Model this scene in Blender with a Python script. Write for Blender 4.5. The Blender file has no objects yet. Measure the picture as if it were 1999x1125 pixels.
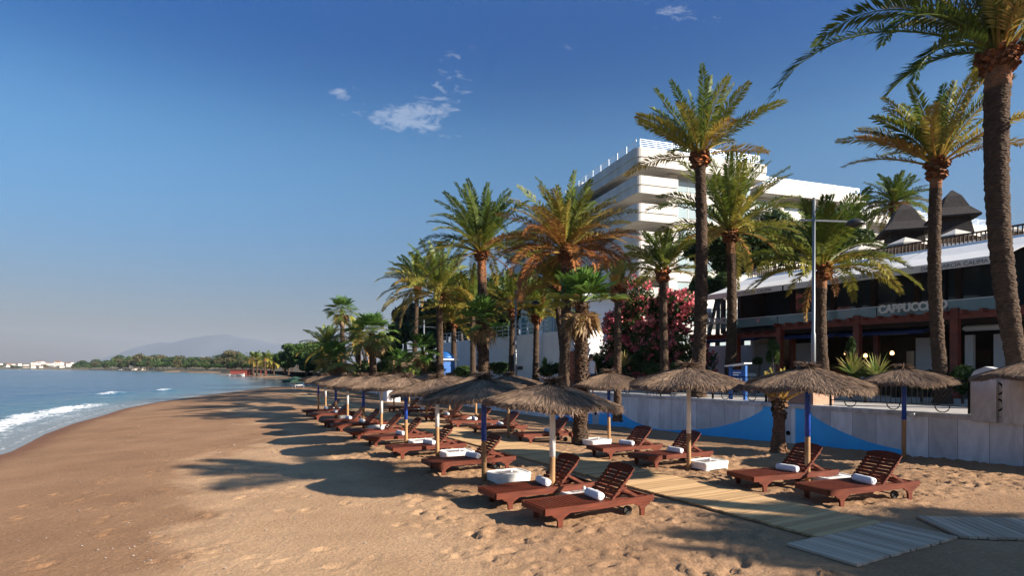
import bpy, math, random
import numpy as np
from mathutils import Vector, Matrix

rng = np.random.default_rng(7)
random.seed(7)
scene = bpy.context.scene
COL = scene.collection
PI = math.pi
R = math.radians

# ------------------------------------------------------------------ camera, sky, sun, exposure
H = 2.2            # eye height above the sand of the seaward parasol row
F = 1130.0         # focal length in photograph pixels (photograph 1999 px wide)
CX, CY = 1000.0, 718.0
cam = bpy.data.cameras.new("camera")
cam.sensor_width = 36.0
cam.lens = F / 1999 * 36
cam.shift_y = 155.5 / 1999
cam.clip_start = 0.1
cam.clip_end = 30000
camo = bpy.data.objects.new("camera", cam)
COL.objects.link(camo)
camo.location = (0, 0, H)
camo.rotation_euler = (R(90), 0, 0)
scene.camera = camo

SUN_AZ = R(114)   # clockwise from +Y
SUN_EL = R(24.5)
sdir = Vector((math.sin(SUN_AZ) * math.cos(SUN_EL), math.cos(SUN_AZ) * math.cos(SUN_EL), math.sin(SUN_EL)))
sun = bpy.data.lights.new("sun", 'SUN')
sun.energy = 5.0
sun.angle = R(0.5)
sun.color = (1.0, 0.905, 0.78)
suno = bpy.data.objects.new("sun", sun)
COL.objects.link(suno)
suno.rotation_euler = sdir.to_track_quat('Z', 'Y').to_euler()

world = bpy.data.worlds.new("World")
scene.world = world
world.use_nodes = True


def build_world():
    nt = world.node_tree
    nt.nodes.clear()
    N = nt.nodes.new
    L = nt.links.new
    out = N('ShaderNodeOutputWorld')
    bg = N('ShaderNodeBackground')
    bg.inputs['Strength'].default_value = 0.095
    sky = N('ShaderNodeTexSky')
    sky.sky_type = 'NISHITA'
    sky.sun_disc = False
    sky.sun_elevation = SUN_EL
    sky.sun_rotation = SUN_AZ
    sky.air_density = 1.0
    sky.dust_density = 0.6
    sky.ozone_density = 4.0
    sky.altitude = 0
    hsv = N('ShaderNodeHueSaturation')
    hsv.inputs['Saturation'].default_value = 1.18
    L(sky.outputs[0], hsv.inputs['Color'])
    # clear morning sky: deep blue at the top of the view, paler and greyer near the horizon
    tc0 = N('ShaderNodeTexCoord')
    sp0 = N('ShaderNodeSeparateXYZ')
    L(tc0.outputs['Generated'], sp0.inputs[0])
    ramp = N('ShaderNodeValToRGB')
    stops = [(0, (.16, .11, .095)), (.1, (.38, .275, .27)), (.22, (.52, .53, .52)), (.345, (.68, .74, .68)), (.44, (.13, .39, .54)), (.54, (.03, .37, .64)), (.68, (.70, .80, .80)), (1, (1.15, .98, .82))]  # zenith stops, above the view, brightened as added fill light
    cr = ramp.color_ramp
    while len(cr.elements) < len(stops):
        cr.elements.new(0.5)
    for e, (p_, c_) in zip(cr.elements, stops):
        e.position = p_
        e.color = (*c_, 1)
    cr.interpolation = 'B_SPLINE'
    L(sp0.outputs[2], ramp.inputs[0])
    mul = N('ShaderNodeMixRGB')
    mul.blend_type = 'MULTIPLY'
    mul.inputs[0].default_value = 1.0
    L(hsv.outputs[0], mul.inputs[1])
    L(ramp.outputs[0], mul.inputs[2])
    hsv = mul
    # thin wisps of cloud, fixed to directions of the sky
    geo = N('ShaderNodeTexCoord')
    sep = N('ShaderNodeSeparateXYZ')
    L(geo.outputs['Generated'], sep.inputs[0])

    def m(op, a, b=None):
        n = N('ShaderNodeMath')
        n.operation = op
        for i, v in ((0, a), (1, b)):
            if v is None:
                continue
            if isinstance(v, (int, float)):
                n.inputs[i].default_value = v
            else:
                L(v, n.inputs[i])
        return n.outputs[0]
    yy = m('MAXIMUM', sep.outputs[1], 0.02)
    px = m('DIVIDE', sep.outputs[0], yy)
    pz = m('DIVIDE', sep.outputs[2], yy)
    cmb = N('ShaderNodeCombineXYZ')
    L(px, cmb.inputs[0])
    L(pz, cmb.inputs[1])
    mp = N('ShaderNodeMapping')
    mp.inputs['Rotation'].default_value = (0, 0, R(24))
    mp.inputs['Scale'].default_value = (1.0, 2.3, 1.0)
    L(cmb.outputs[0], mp.inputs[0])
    no = N('ShaderNodeTexNoise')
    no.inputs['Scale'].default_value = 24
    no.inputs['Detail'].default_value = 13
    no.inputs['Roughness'].default_value = 0.66
    no.inputs['Distortion'].default_value = 0.6
    L(mp.outputs[0], no.inputs['Vector'])
    total = None
    for cx, cy, rx, ry, amp in ((795, 228, 85, 34, 1.0), (668, 184, 34, 16, 0.9), (878, 150, 55, 70, 0.5), (1290, 14, 70, 22, .5), (1345, 32, 60, 26, .4), (890, 268, 40, 14, .4), (1180, 95, 150, 60, .18)):
        dx = m('MULTIPLY', m('SUBTRACT', px, (cx - CX) / F), F / rx)
        dz = m('MULTIPLY', m('SUBTRACT', pz, (CY - cy) / F), F / ry)
        r2 = m('ADD', m('MULTIPLY', dx, dx), m('MULTIPLY', dz, dz))
        g = m('MULTIPLY', m('EXPONENT', m('MULTIPLY', r2, -0.9)), amp)
        total = g if total is None else m('ADD', total, g)
    fac = m('SUBTRACT', m('ADD', m('MULTIPLY', no.outputs['Fac'], 1.0), m('MULTIPLY', total, 0.36)), 0.70)
    fac = m('MULTIPLY', fac, 1.9)
    cl = N('ShaderNodeClamp')
    cl.inputs['Max'].default_value = 0.28
    L(fac, cl.inputs[0])
    mix = N('ShaderNodeMixRGB')
    L(cl.outputs[0], mix.inputs[0])
    L(hsv.outputs[0], mix.inputs[1])
    mix.inputs[2].default_value = (4.4, 4.6, 5.0, 1)
    L(mix.outputs[0], bg.inputs['Color'])
    L(bg.outputs[0], out.inputs['Surface'])


build_world()
scene.view_settings.view_transform = 'Standard'
scene.view_settings.look = 'None'
scene.view_settings.exposure = 1.15
scene.view_settings.gamma = 1.0
scene.cycles.max_bounces = 6
scene.cycles.transparent_max_bounces = 8
scene.cycles.volume_bounces = 0
scene.cycles.use_denoising = True

# ------------------------------------------------------------------ frames of reference
UX, UY = -0.487, 0.8734      # along the coast, away from the eye
NX, NY = 0.8734, 0.487       # inland


def W(t, n, z=0.0):
    return Vector((t * UX + n * NX, t * UY + n * NY, z))


ROT_SHORE = math.atan2(-UY, -UX)      # local x runs back along the coast, local y inland

SHORE = np.array([(4, -45), (-4, -18), (-9.2, 0), (-12.6, 9), (-15.9, 17.9), (-18.7, 22.7), (-20.7, 26.7), (-22.4, 30.9), (-24.9, 36.5), (-27.2, 44), (-28.4, 50),
                  (-29.6, 57.6), (-31.2, 70), (-33.5, 80), (-46, 105), (-87, 176), (-144, 272), (-353, 499), (-883, 998), (-1700, 1600), (-5200, 4000)], float)
SEA = -0.45


def shore_x(y):
    return np.interp(y, SHORE[:, 1], SHORE[:, 0])


def shore_dist(x, y):
    x = np.asarray(x, float)
    y = np.asarray(y, float)
    d = np.full(x.shape, 1e9)
    for (ax, ay), (bx, by) in zip(SHORE[:-1], SHORE[1:]):
        vx, vy = bx - ax, by - ay
        t = np.clip(((x - ax) * vx + (y - ay) * vy) / (vx * vx + vy * vy), 0, 1)
        d = np.minimum(d, np.hypot(x - ax - t * vx, y - ay - t * vy))
    return np.where(x > shore_x(y), d, -d)


def sstep(a, b, x):
    t = np.clip((x - a) / (b - a), 0, 1)
    return t * t * (3 - 2 * t)


def ground_z(x, y):
    s = shore_dist(x, y)
    n = np.asarray(x) * NX + np.asarray(y) * NY
    z = np.where(s < 0, SEA + 0.07 * np.maximum(s, -60), SEA + 0.45 * (1 - (1 - np.clip(s / 10, 0, 1)) ** 2))
    t = np.asarray(x) * UX + np.asarray(y) * UY
    return z + np.clip(.18 - .025 * t, -.34, .16) * sstep(8.5, 14.5, n)


def gz(x, y):
    return float(ground_z(np.array([x]), np.array([y]))[0])


def ray(px, py):
    return (px - CX) / F, (CY - py) / F


def on_ground(px, py):
    a, b = ray(px, py)
    Y = 10.0
    for _ in range(40):
        z = gz(a * Y, Y)
        Y = 0.5 * Y + 0.5 * (z - H) / b
    return Vector((a * Y, Y, gz(a * Y, Y)))


def at(px, py, Y):
    a, b = ray(px, py)
    return Vector((a * Y, Y, H + b * Y))


def on_plane(px, py, n):
    """shore frame (local x = -t, z) of a pixel on the vertical plane at inland distance n"""
    a, b = ray(px, py)
    Y = n / (NX * a + NY)
    return -(a * Y * UX + Y * UY), H + b * Y


# ------------------------------------------------------------------ noise on arrays
def vnoise(x, y, seed=0):
    r = np.random.default_rng(seed)
    T = r.random((256, 256))
    xi, yi = np.floor(x).astype(int), np.floor(y).astype(int)
    fx, fy = x - xi, y - yi
    fx, fy = fx * fx * (3 - 2 * fx), fy * fy * (3 - 2 * fy)
    a, b = T[xi % 256, yi % 256], T[(xi + 1) % 256, yi % 256]
    c, d = T[xi % 256, (yi + 1) % 256], T[(xi + 1) % 256, (yi + 1) % 256]
    return (a * (1 - fx) + b * fx) * (1 - fy) + (c * (1 - fx) + d * fx) * fy - 0.5


# ------------------------------------------------------------------ materials
MATS = {}


def nodes(name):
    m = bpy.data.materials.new(name)
    m.use_nodes = True
    nt = m.node_tree
    nt.nodes.clear()
    out = nt.nodes.new('ShaderNodeOutputMaterial')
    p = nt.nodes.new('ShaderNodeBsdfPrincipled')
    nt.links.new(p.outputs[0], out.inputs['Surface'])
    MATS[name] = m
    return m, nt, p, out


def mat(name, col, rough=0.6, var=0.15, scale=6.0, bump=0.0, bscale=40.0, metal=0.0, stretch=(1, 1, 1), spec=0.5, col2=None, detail=4, coords='Object'):
    m, nt, p, out = nodes(name)
    N, L = nt.nodes.new, nt.links.new
    tc = N('ShaderNodeTexCoord')
    mp = N('ShaderNodeMapping')
    mp.inputs['Scale'].default_value = stretch
    L(tc.outputs[coords], mp.inputs[0])
    no = N('ShaderNodeTexNoise')
    no.inputs['Scale'].default_value = scale
    no.inputs['Detail'].default_value = detail
    no.inputs['Roughness'].default_value = 0.62
    L(mp.outputs[0], no.inputs['Vector'])
    rp = N('ShaderNodeValToRGB')
    rp.color_ramp.elements[0].position = 0.3
    rp.color_ramp.elements[1].position = 0.7
    c2 = col2 or tuple(min(1, c * (1 + var)) for c in col)
    rp.color_ramp.elements[0].color = (*[c * (1 - var) for c in col], 1)
    rp.color_ramp.elements[1].color = (*c2, 1)
    L(no.outputs['Fac'], rp.inputs[0])
    L(rp.outputs[0], p.inputs['Base Color'])
    p.inputs['Roughness'].default_value = rough
    p.inputs['Metallic'].default_value = metal
    p.inputs['Specular IOR Level'].default_value = spec
    if bump:
        n2 = N('ShaderNodeTexNoise')
        n2.inputs['Scale'].default_value = bscale
        n2.inputs['Detail'].default_value = 5
        L(mp.outputs[0], n2.inputs['Vector'])
        b = N('ShaderNodeBump')
        b.inputs['Strength'].default_value = bump
        b.inputs['Distance'].default_value = 0.02
        L(n2.outputs['Fac'], b.inputs['Height'])
        L(b.outputs[0], p.inputs['Normal'])
    return m


def tint_mat(name, stops, rough=0.55, trans=0.0, spec=0.3, noise=0.0, nscale=3.0, bump=0.0):
    """colour from the mesh's own 'tint' attribute; trans adds light let through by leaves"""
    m, nt, p, out = nodes(name)
    N, L = nt.nodes.new, nt.links.new
    at_ = N('ShaderNodeAttribute')
    at_.attribute_name = 'tint'
    rp = N('ShaderNodeValToRGB')
    cr = rp.color_ramp
    while len(cr.elements) < len(stops):
        cr.elements.new(0.5)
    for e, (pos, c) in zip(cr.elements, stops):
        e.position = pos
        e.color = (*c, 1)
    fac = at_.outputs['Fac']
    if noise:
        tc = N('ShaderNodeTexCoord')
        no = N('ShaderNodeTexNoise')
        no.inputs['Scale'].default_value = nscale
        no.inputs['Detail'].default_value = 4
        L(tc.outputs['Object'], no.inputs['Vector'])
        ma = N('ShaderNodeMath')
        ma.operation = 'MULTIPLY_ADD'
        ma.inputs[1].default_value = noise
        L(no.outputs['Fac'], ma.inputs[0])
        sb = N('ShaderNodeMath')
        sb.operation = 'SUBTRACT'
        sb.inputs[1].default_value = noise * 0.5
        L(fac, sb.inputs[0])
        L(sb.outputs[0], ma.inputs[2])
        fac = ma.outputs[0]
    L(fac, rp.inputs[0])
    L(rp.outputs[0], p.inputs['Base Color'])
    p.inputs['Roughness'].default_value = rough
    p.inputs['Specular IOR Level'].default_value = spec
    if bump:
        t2 = N('ShaderNodeTexCoord')
        mp2 = N('ShaderNodeMapping')
        mp2.inputs['Scale'].default_value = (9, 9, 22)
        L(t2.outputs['Object'], mp2.inputs[0])
        v2 = N('ShaderNodeTexVoronoi')
        v2.inputs['Scale'].default_value = 1.0
        L(mp2.outputs[0], v2.inputs['Vector'])
        bm_ = N('ShaderNodeBump')
        bm_.inputs['Strength'].default_value = bump
        bm_.inputs['Distance'].default_value = 0.05
        L(v2.outputs['Distance'], bm_.inputs['Height'])
        L(bm_.outputs[0], p.inputs['Normal'])
    if trans:
        t = N('ShaderNodeBsdfTranslucent')
        L(rp.outputs[0], t.inputs['Color'])
        mx = N('ShaderNodeMixShader')
        mx.inputs[0].default_value = trans
        L(p.outputs[0], mx.inputs[1])
        L(t.outputs[0], mx.inputs[2])
        L(mx.outputs[0], out.inputs['Surface'])
    return m


def mat_sand():
    m, nt, p, out = nodes('sand')
    N, L = nt.nodes.new, nt.links.new
    geo = N('ShaderNodeNewGeometry')
    n1 = N('ShaderNodeTexNoise')
    n1.inputs['Scale'].default_value = 0.55
    n1.inputs['Detail'].default_value = 8
    n1.inputs['Roughness'].default_value = 0.65
    L(geo.outputs['Position'], n1.inputs['Vector'])
    n2 = N('ShaderNodeTexNoise')
    n2.inputs['Scale'].default_value = 24
    n2.inputs['Detail'].default_value = 7
    n2.inputs['Roughness'].default_value = 0.75
    L(geo.outputs['Position'], n2.inputs['Vector'])
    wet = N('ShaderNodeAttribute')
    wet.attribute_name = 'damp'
    dry = N('ShaderNodeValToRGB')
    dry.color_ramp.elements[0].position = 0.32
    dry.color_ramp.elements[0].color = (0.370, 0.222, 0.120, 1)
    dry.color_ramp.elements[1].position = 0.68
    dry.color_ramp.elements[1].color = (0.520, 0.328, 0.185, 1)
    L(n1.outputs['Fac'], dry.inputs[0])
    grain = N('ShaderNodeMixRGB')
    grain.blend_type = 'OVERLAY'
    grain.inputs[0].default_value = 0.62
    L(dry.outputs[0], grain.inputs[1])
    gr = N('ShaderNodeValToRGB')
    gr.color_ramp.elements[0].position = 0.3
    gr.color_ramp.elements[0].color = (0.25, 0.25, 0.25, 1)
    gr.color_ramp.elements[1].position = 0.7
    gr.color_ramp.elements[1].color = (0.72, 0.72, 0.72, 1)
    L(n2.outputs['Fac'], gr.inputs[0])
    L(gr.outputs[0], grain.inputs[2])
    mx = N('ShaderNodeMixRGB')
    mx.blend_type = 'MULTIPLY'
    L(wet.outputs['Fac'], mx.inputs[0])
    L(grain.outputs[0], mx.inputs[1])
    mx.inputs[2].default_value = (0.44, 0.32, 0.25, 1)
    L(mx.outputs[0], p.inputs['Base Color'])
    rr = N('ShaderNodeMapRange')
    rr.inputs['From Min'].default_value = 0.6
    rr.inputs['From Max'].default_value = 1.6
    rr.inputs['To Min'].default_value = 0.92
    rr.inputs['To Max'].default_value = 0.22
    L(wet.outputs['Fac'], rr.inputs['Value'])
    L(rr.outputs[0], p.inputs['Roughness'])
    p.inputs['Specular IOR Level'].default_value = 0.25
    b = N('ShaderNodeBump')
    b.inputs['Strength'].default_value = 1.0
    b.inputs['Distance'].default_value = 0.028
    n3 = N('ShaderNodeTexNoise')
    n3.inputs['Scale'].default_value = 16
    n3.inputs['Detail'].default_value = 9
    n3.inputs['Roughness'].default_value = 0.7
    L(geo.outputs['Position'], n3.inputs['Vector'])
    L(n3.outputs['Fac'], b.inputs['Height'])
    L(b.outputs[0], p.inputs['Normal'])


def mat_sea():
    m, nt, p, out = nodes('sea')
    N, L = nt.nodes.new, nt.links.new
    geo = N('ShaderNodeNewGeometry')
    foam = N('ShaderNodeAttribute')
    foam.attribute_name = 'foam'
    dep = N('ShaderNodeAttribute')
    dep.attribute_name = 'depth'
    rp = N('ShaderNodeValToRGB')
    rp.color_ramp.elements[0].color = (0.20, 0.20, 0.17, 1)
    rp.color_ramp.elements[1].color = (0.010, 0.075, 0.15, 1)
    e = rp.color_ramp.elements.new(0.25)
    e.color = (0.045, 0.135, 0.165, 1)
    L(dep.outputs['Fac'], rp.inputs[0])
    n2 = N('ShaderNodeTexNoise')
    n2.inputs['Scale'].default_value = 5.5
    n2.inputs['Detail'].default_value = 8
    n2.inputs['Roughness'].default_value = 0.7
    L(geo.outputs['Position'], n2.inputs['Vector'])
    vo = N('ShaderNodeTexVoronoi')
    vo.feature = 'DISTANCE_TO_EDGE'
    vo.inputs['Scale'].default_value = 3.2
    wp = N('ShaderNodeVectorMath')
    wp.operation = 'MULTIPLY_ADD'
    L(n2.outputs['Color'], wp.inputs[0])
    wp.inputs[1].default_value = (.35, .35, 0)
    L(geo.outputs['Position'], wp.inputs[2])
    L(wp.outputs[0], vo.inputs['Vector'])
    lace = N('ShaderNodeMapRange')
    lace.inputs['From Max'].default_value = 0.22
    lace.inputs['To Min'].default_value = 0.22
    lace.inputs['To Max'].default_value = -0.14
    L(vo.outputs['Distance'], lace.inputs['Value'])
    a0 = N('ShaderNodeMath')
    a0.operation = 'ADD'
    L(foam.outputs['Fac'], a0.inputs[0])
    L(lace.outputs[0], a0.inputs[1])
    ad = N('ShaderNodeMath')
    ad.operation = 'ADD'
    L(a0.outputs[0], ad.inputs[0])
    L(n2.outputs['Fac'], ad.inputs[1])
    mr = N('ShaderNodeMapRange')
    mr.inputs['From Min'].default_value = 0.92
    mr.inputs['From Max'].default_value = 1.16
    L(ad.outputs[0], mr.inputs['Value'])
    mx = N('ShaderNodeMixRGB')
    L(mr.outputs[0], mx.inputs[0])
    L(rp.outputs[0], mx.inputs[1])
    mx.inputs[2].default_value = (0.72, 0.72, 0.72, 1)
    L(mx.outputs[0], p.inputs['Base Color'])
    r2 = N('ShaderNodeMapRange')
    r2.inputs['To Min'].default_value = 0.16
    r2.inputs['To Max'].default_value = 0.8
    L(mr.outputs[0], r2.inputs['Value'])
    L(r2.outputs[0], p.inputs['Roughness'])
    p.inputs['IOR'].default_value = 1.33
    mp = N('ShaderNodeMapping')
    mp.inputs['Rotation'].default_value = (0, 0, R(-38))
    mp.inputs['Scale'].default_value = (1.4, 0.55, 1)
    L(geo.outputs['Position'], mp.inputs[0])
    n1 = N('ShaderNodeTexNoise')
    n1.inputs['Scale'].default_value = 0.9
    n1.inputs['Detail'].default_value = 9
    n1.inputs['Roughness'].default_value = 0.6
    L(mp.outputs[0], n1.inputs['Vector'])
    b = N('ShaderNodeBump')
    b.inputs['Strength'].default_value = 0.6
    b.inputs['Distance'].default_value = 0.16
    L(n1.outputs['Fac'], b.inputs['Height'])
    L(b.outputs[0], p.inputs['Normal'])


def mat_marble(name, joint, base, light):
    """marble slabs with joints along the wall's own x"""
    m, nt, p, out = nodes(name)
    N, L = nt.nodes.new, nt.links.new
    tc = N('ShaderNodeTexCoord')
    mp = N('ShaderNodeMapping')
    mp.inputs['Rotation'].default_value = (0.3, 0.5, 0.4)
    mp.inputs['Scale'].default_value = (1, 1, .35)
    L(tc.outputs['Object'], mp.inputs[0])
    no = N('ShaderNodeTexNoise')
    no.inputs['Scale'].default_value = 2.6
    no.inputs['Detail'].default_value = 9
    no.inputs['Roughness'].default_value = 0.62
    no.inputs['Distortion'].default_value = 1.4
    L(mp.outputs[0], no.inputs['Vector'])
    rp = N('ShaderNodeValToRGB')
    rp.color_ramp.elements[0].position = 0.3
    rp.color_ramp.elements[0].color = (*base, 1)
    rp.color_ramp.elements[1].position = 0.62
    rp.color_ramp.elements[1].color = (*light, 1)
    L(no.outputs['Fac'], rp.inputs[0])
    col = rp.outputs[0]
    if joint:
        sp = N('ShaderNodeSeparateXYZ')
        L(tc.outputs['Object'], sp.inputs[0])
        dv = N('ShaderNodeMath')
        dv.operation = 'DIVIDE'
        dv.inputs[1].default_value = joint
        L(sp.outputs[0], dv.inputs[0])
        fl = N('ShaderNodeMath')
        fl.operation = 'FLOOR'
        L(dv.outputs[0], fl.inputs[0])
        wn = N('ShaderNodeTexWhiteNoise')
        wn.noise_dimensions = '1D'
        L(fl.outputs[0], wn.inputs['W'])
        mr = N('ShaderNodeMapRange')
        mr.inputs['To Min'].default_value = 0.72
        mr.inputs['To Max'].default_value = 1.08
        L(wn.outputs['Value'], mr.inputs['Value'])
        fr = N('ShaderNodeMath')
        fr.operation = 'FRACT'
        L(dv.outputs[0], fr.inputs[0])
        gt = N('ShaderNodeMath')
        gt.operation = 'GREATER_THAN'
        gt.inputs[1].default_value = 0.018
        L(fr.outputs[0], gt.inputs[0])
        g2 = N('ShaderNodeMapRange')
        g2.inputs['To Min'].default_value = 0.35
        L(gt.outputs[0], g2.inputs['Value'])
        pr = N('ShaderNodeMath')
        pr.operation = 'MULTIPLY'
        L(mr.outputs[0], pr.inputs[0])
        L(g2.outputs[0], pr.inputs[1])
        vm = N('ShaderNodeVectorMath')
        vm.operation = 'SCALE'
        L(col, vm.inputs[0])
        L(pr.outputs[0], vm.inputs['Scale'])
        col = vm.outputs[0]
    L(col, p.inputs['Base Color'])
    p.inputs['Roughness'].default_value = 0.5


def mat_brick():
    m, nt, p, out = nodes('brick')
    N, L = nt.nodes.new, nt.links.new
    tc = N('ShaderNodeTexCoord')
    sp = N('ShaderNodeSeparateXYZ')
    L(tc.outputs['Object'], sp.inputs[0])
    ad = N('ShaderNodeMath')
    L(sp.outputs[0], ad.inputs[0])
    L(sp.outputs[1], ad.inputs[1])
    cb = N('ShaderNodeCombineXYZ')
    L(ad.outputs[0], cb.inputs[0])
    L(sp.outputs[2], cb.inputs[1])
    br = N('ShaderNodeTexBrick')
    br.inputs['Color1'].default_value = (0.34, 0.16, 0.09, 1)
    br.inputs['Color2'].default_value = (0.42, 0.22, 0.13, 1)
    br.inputs['Mortar'].default_value = (0.30, 0.25, 0.2, 1)
    br.inputs['Scale'].default_value = 1.0
    br.inputs['Brick Width'].default_value = 0.24
    br.inputs['Row Height'].default_value = 0.065
    br.inputs['Mortar Size'].default_value = 0.009
    L(cb.outputs[0], br.inputs['Vector'])
    L(br.outputs['Color'], p.inputs['Base Color'])
    p.inputs['Roughness'].default_value = 0.85


def mat_planks(name, c1, c2, width=0.12):
    m, nt, p, out = nodes(name)
    N, L = nt.nodes.new, nt.links.new
    tc = N('ShaderNodeTexCoord')
    mp = N('ShaderNodeMapping')
    mp.inputs['Scale'].default_value = (14, 0.9, 1)
    L(tc.outputs['Object'], mp.inputs[0])
    no = N('ShaderNodeTexNoise')
    no.inputs['Scale'].default_value = 2.0
    no.inputs['Detail'].default_value = 8
    L(mp.outputs[0], no.inputs['Vector'])
    at_ = N('ShaderNodeAttribute')
    at_.attribute_name = 'tint'
    ad = N('ShaderNodeMath')
    ad.operation = 'MULTIPLY_ADD'
    ad.inputs[1].default_value = 0.5
    L(no.outputs['Fac'], ad.inputs[0])
    m2 = N('ShaderNodeMath')
    m2.operation = 'MULTIPLY'
    m2.inputs[1].default_value = 0.55
    L(at_.outputs['Fac'], m2.inputs[0])
    L(m2.outputs[0], ad.inputs[2])
    rp = N('ShaderNodeValToRGB')
    rp.color_ramp.elements[0].position = 0.15
    rp.color_ramp.elements[0].color = (*c1, 1)
    rp.color_ramp.elements[1].position = 0.85
    rp.color_ramp.elements[1].color = (*c2, 1)
    L(ad.outputs[0], rp.inputs[0])
    L(rp.outputs[0], p.inputs['Base Color'])
    p.inputs['Roughness'].default_value = 0.8
    b = N('ShaderNodeBump')
    b.inputs['Strength'].default_value = 0.3
    b.inputs['Distance'].default_value = 0.01
    L(no.outputs['Fac'], b.inputs['Height'])
    L(b.outputs[0], p.inputs['Normal'])


def mat_glass(name, col, rough=0.05, alpha=1.0):
    m, nt, p, out = nodes(name)
    p.inputs['Base Color'].default_value = (*col, 1)
    p.inputs['Roughness'].default_value = rough
    p.inputs['Specular IOR Level'].default_value = 0.8
    p.inputs['Alpha'].default_value = alpha
    return m


mat_sand()
mat_sea()
mat_marble('marble', 0.62, (0.60, 0.62, 0.64), (0.82, 0.84, 0.86))
mat_marble('marble_plain', 0, (0.30, 0.29, 0.28), (0.60, 0.585, 0.57))
mat_brick()
mat_planks('boardwalk_wood', (0.33, 0.19, 0.08), (0.66, 0.42, 0.205))
mat_planks('grey_wood', (0.36, 0.24, 0.16), (0.62, 0.46, 0.33))
mat('lounger_wood', (0.120, 0.025, 0.010), 0.5, 0.45, 3, 0.15, 30, stretch=(1, 9, 9), spec=.3)
mat('pole_wood', (0.36, 0.20, 0.085), 0.7, 0.3, 6, 0.3, 20, stretch=(6, 6, .7))
mat('white_paint', (0.78, 0.78, 0.76), 0.5, 0.06, 4)
mat('blue_paint', (0.016, 0.075, 0.44), 0.45, 0.2, 5)
mat('towel', (0.80, 0.80, 0.82), 0.95, 0.03, 10, 0.6, 160)
mat('plaster', (0.76, 0.74, 0.70), 0.7, 0.06, 5, 0.1, 30)
mat('print', (0.10, 0.09, 0.10), 0.4, 0.9, 14, col2=(.55, .5, .5))
mat('rubber', (0.012, 0.011, 0.010), 0.6, 0.2, 5)
mat('wave_blue', (0.035, 0.48, 1.0), 0.55, 0.08, 2.2)
mat('iron', (0.010, 0.010, 0.011), 0.85, 0.2, 8, spec=.08)
mat('paving', (0.42, 0.38, 0.34), 0.8, 0.12, 3, 0.1, 20)
mat('hotel_white', (0.61, 0.57, 0.515), 0.75, 0.22, .5, 0.05, 8, stretch=(1.2, 1.2, .35), col2=(0.68, 0.645, 0.59), detail=8)
mat('wall_white', (0.70, 0.70, 0.70), 0.75, 0.06, .9)
mat_glass('window_glass', (0.05, 0.07, 0.08), 0.06)
mat_glass('pale_glass', (0.32, 0.40, 0.42), 0.08)
mat_glass('green_glass', (0.14, 0.27, 0.27), 0.06)
mat_glass('rail_glass', (0.20, 0.34, 0.38), 0.05, 0.6)
mat('rail_metal', (0.62, 0.66, 0.70), 0.4, 0.05, 4, metal=0.3)
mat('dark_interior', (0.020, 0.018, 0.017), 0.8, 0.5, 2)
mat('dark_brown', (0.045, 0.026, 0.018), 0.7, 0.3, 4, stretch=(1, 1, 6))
mat('red_wood', (0.20, 0.040, 0.020), 0.5, 0.3, 4, 0.1, 20)
mat('awning_cloth', (0.80, 0.79, 0.78), 0.85, 0.04, 2)
mat('lettering_grey', (0.20, 0.18, 0.18), 0.7, 0.05, 2)
mat('navy_cloth', (0.025, 0.05, 0.20), 0.8, 0.2, 3)
mat('cream_cloth', (0.66, 0.60, 0.52), 0.9, 0.06, 3)
mat('lamp_metal', (0.24, 0.26, 0.27), 0.4, 0.06, 3, metal=0.4)
mat('lamp_black', (0.03, 0.03, 0.032), 0.4, 0.1, 3)
mat('sign_blue', (0.014, 0.105, 0.36), 0.45, 0.1, 3)
mat('dark_roof', (0.036, 0.029, 0.027), 0.9, 0.35, 7, 0.5, 30, stretch=(1, 1, .4))
mat('thatch_roof', (0.10, 0.062, 0.042), 0.95, 0.45, 9, 0.8, 30, stretch=(3, 3, .5))
mat('skin', (0.52, 0.30, 0.20), 0.6, 0.05, 10)
mat('hair', (0.05, 0.03, 0.02), 0.6, 0.2, 30)
mat('white_cloth', (0.75, 0.74, 0.72), 0.9, 0.05, 20)
mat('dark_cloth', (0.05, 0.06, 0.10), 0.9, 0.1, 20)
mat('terracotta', (0.32, 0.13, 0.07), 0.8, 0.2, 5)
mat('soil', (0.10, 0.075, 0.045), 0.95, 0.35, 1.2, 0.5, 10)
mat('green_cloth', (0.02, 0.06, 0.035), 0.85, 0.2, 4)
mat('plastic_white', (0.75, 0.75, 0.72), 0.4, 0.04, 4)
mat('ochre_wall', (0.52, 0.30, 0.13), 0.8, 0.12, 3)
mat('red_paint', (0.20, 0.035, 0.025), 0.6, 0.15, 3)
mat('far_white', (0.72, 0.68, 0.62), 0.8, 0.12, .1)
mat('far_tile', (0.36, 0.17, 0.10), 0.85, 0.2, .2)
mat('mountain_rock', (0.055, 0.068, 0.085), 0.95, 0.25, .004, coords='Object')
mat('far_land', (0.14, 0.12, 0.07), 0.95, 0.3, .03)
mat('pebble', (0.22, 0.16, 0.12), 0.8, 0.5, 9, col2=(.58, .50, .42))
mat('weed', (0.05, 0.035, 0.02), 0.9, 0.3, 30)
tint_mat('straw', [(0, (0.075, 0.048, 0.034)), (0.5, (0.225, 0.148, 0.098)), (1, (0.46, 0.31, 0.20))], 0.85, 0.08, noise=0.25, nscale=3)
tint_mat('frond', [(0, (0.036, 0.075, 0.016)), (0.35, (0.145, 0.190, 0.028)), (0.6, (0.37, 0.285, 0.055)), (0.8, (0.42, 0.205, 0.06)), (1, (0.34, 0.125, 0.04))], 0.5, 0.30, 0.35)
tint_mat('fan_leaf', [(0, (0.026, 0.075, 0.018)), (0.4, (0.105, 0.200, 0.032)), (0.65, (0.30, 0.29, 0.07)), (0.85, (0.36, 0.22, 0.10)), (1, (0.22, 0.13, 0.065))], 0.5, 0.25, 0.35)
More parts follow.
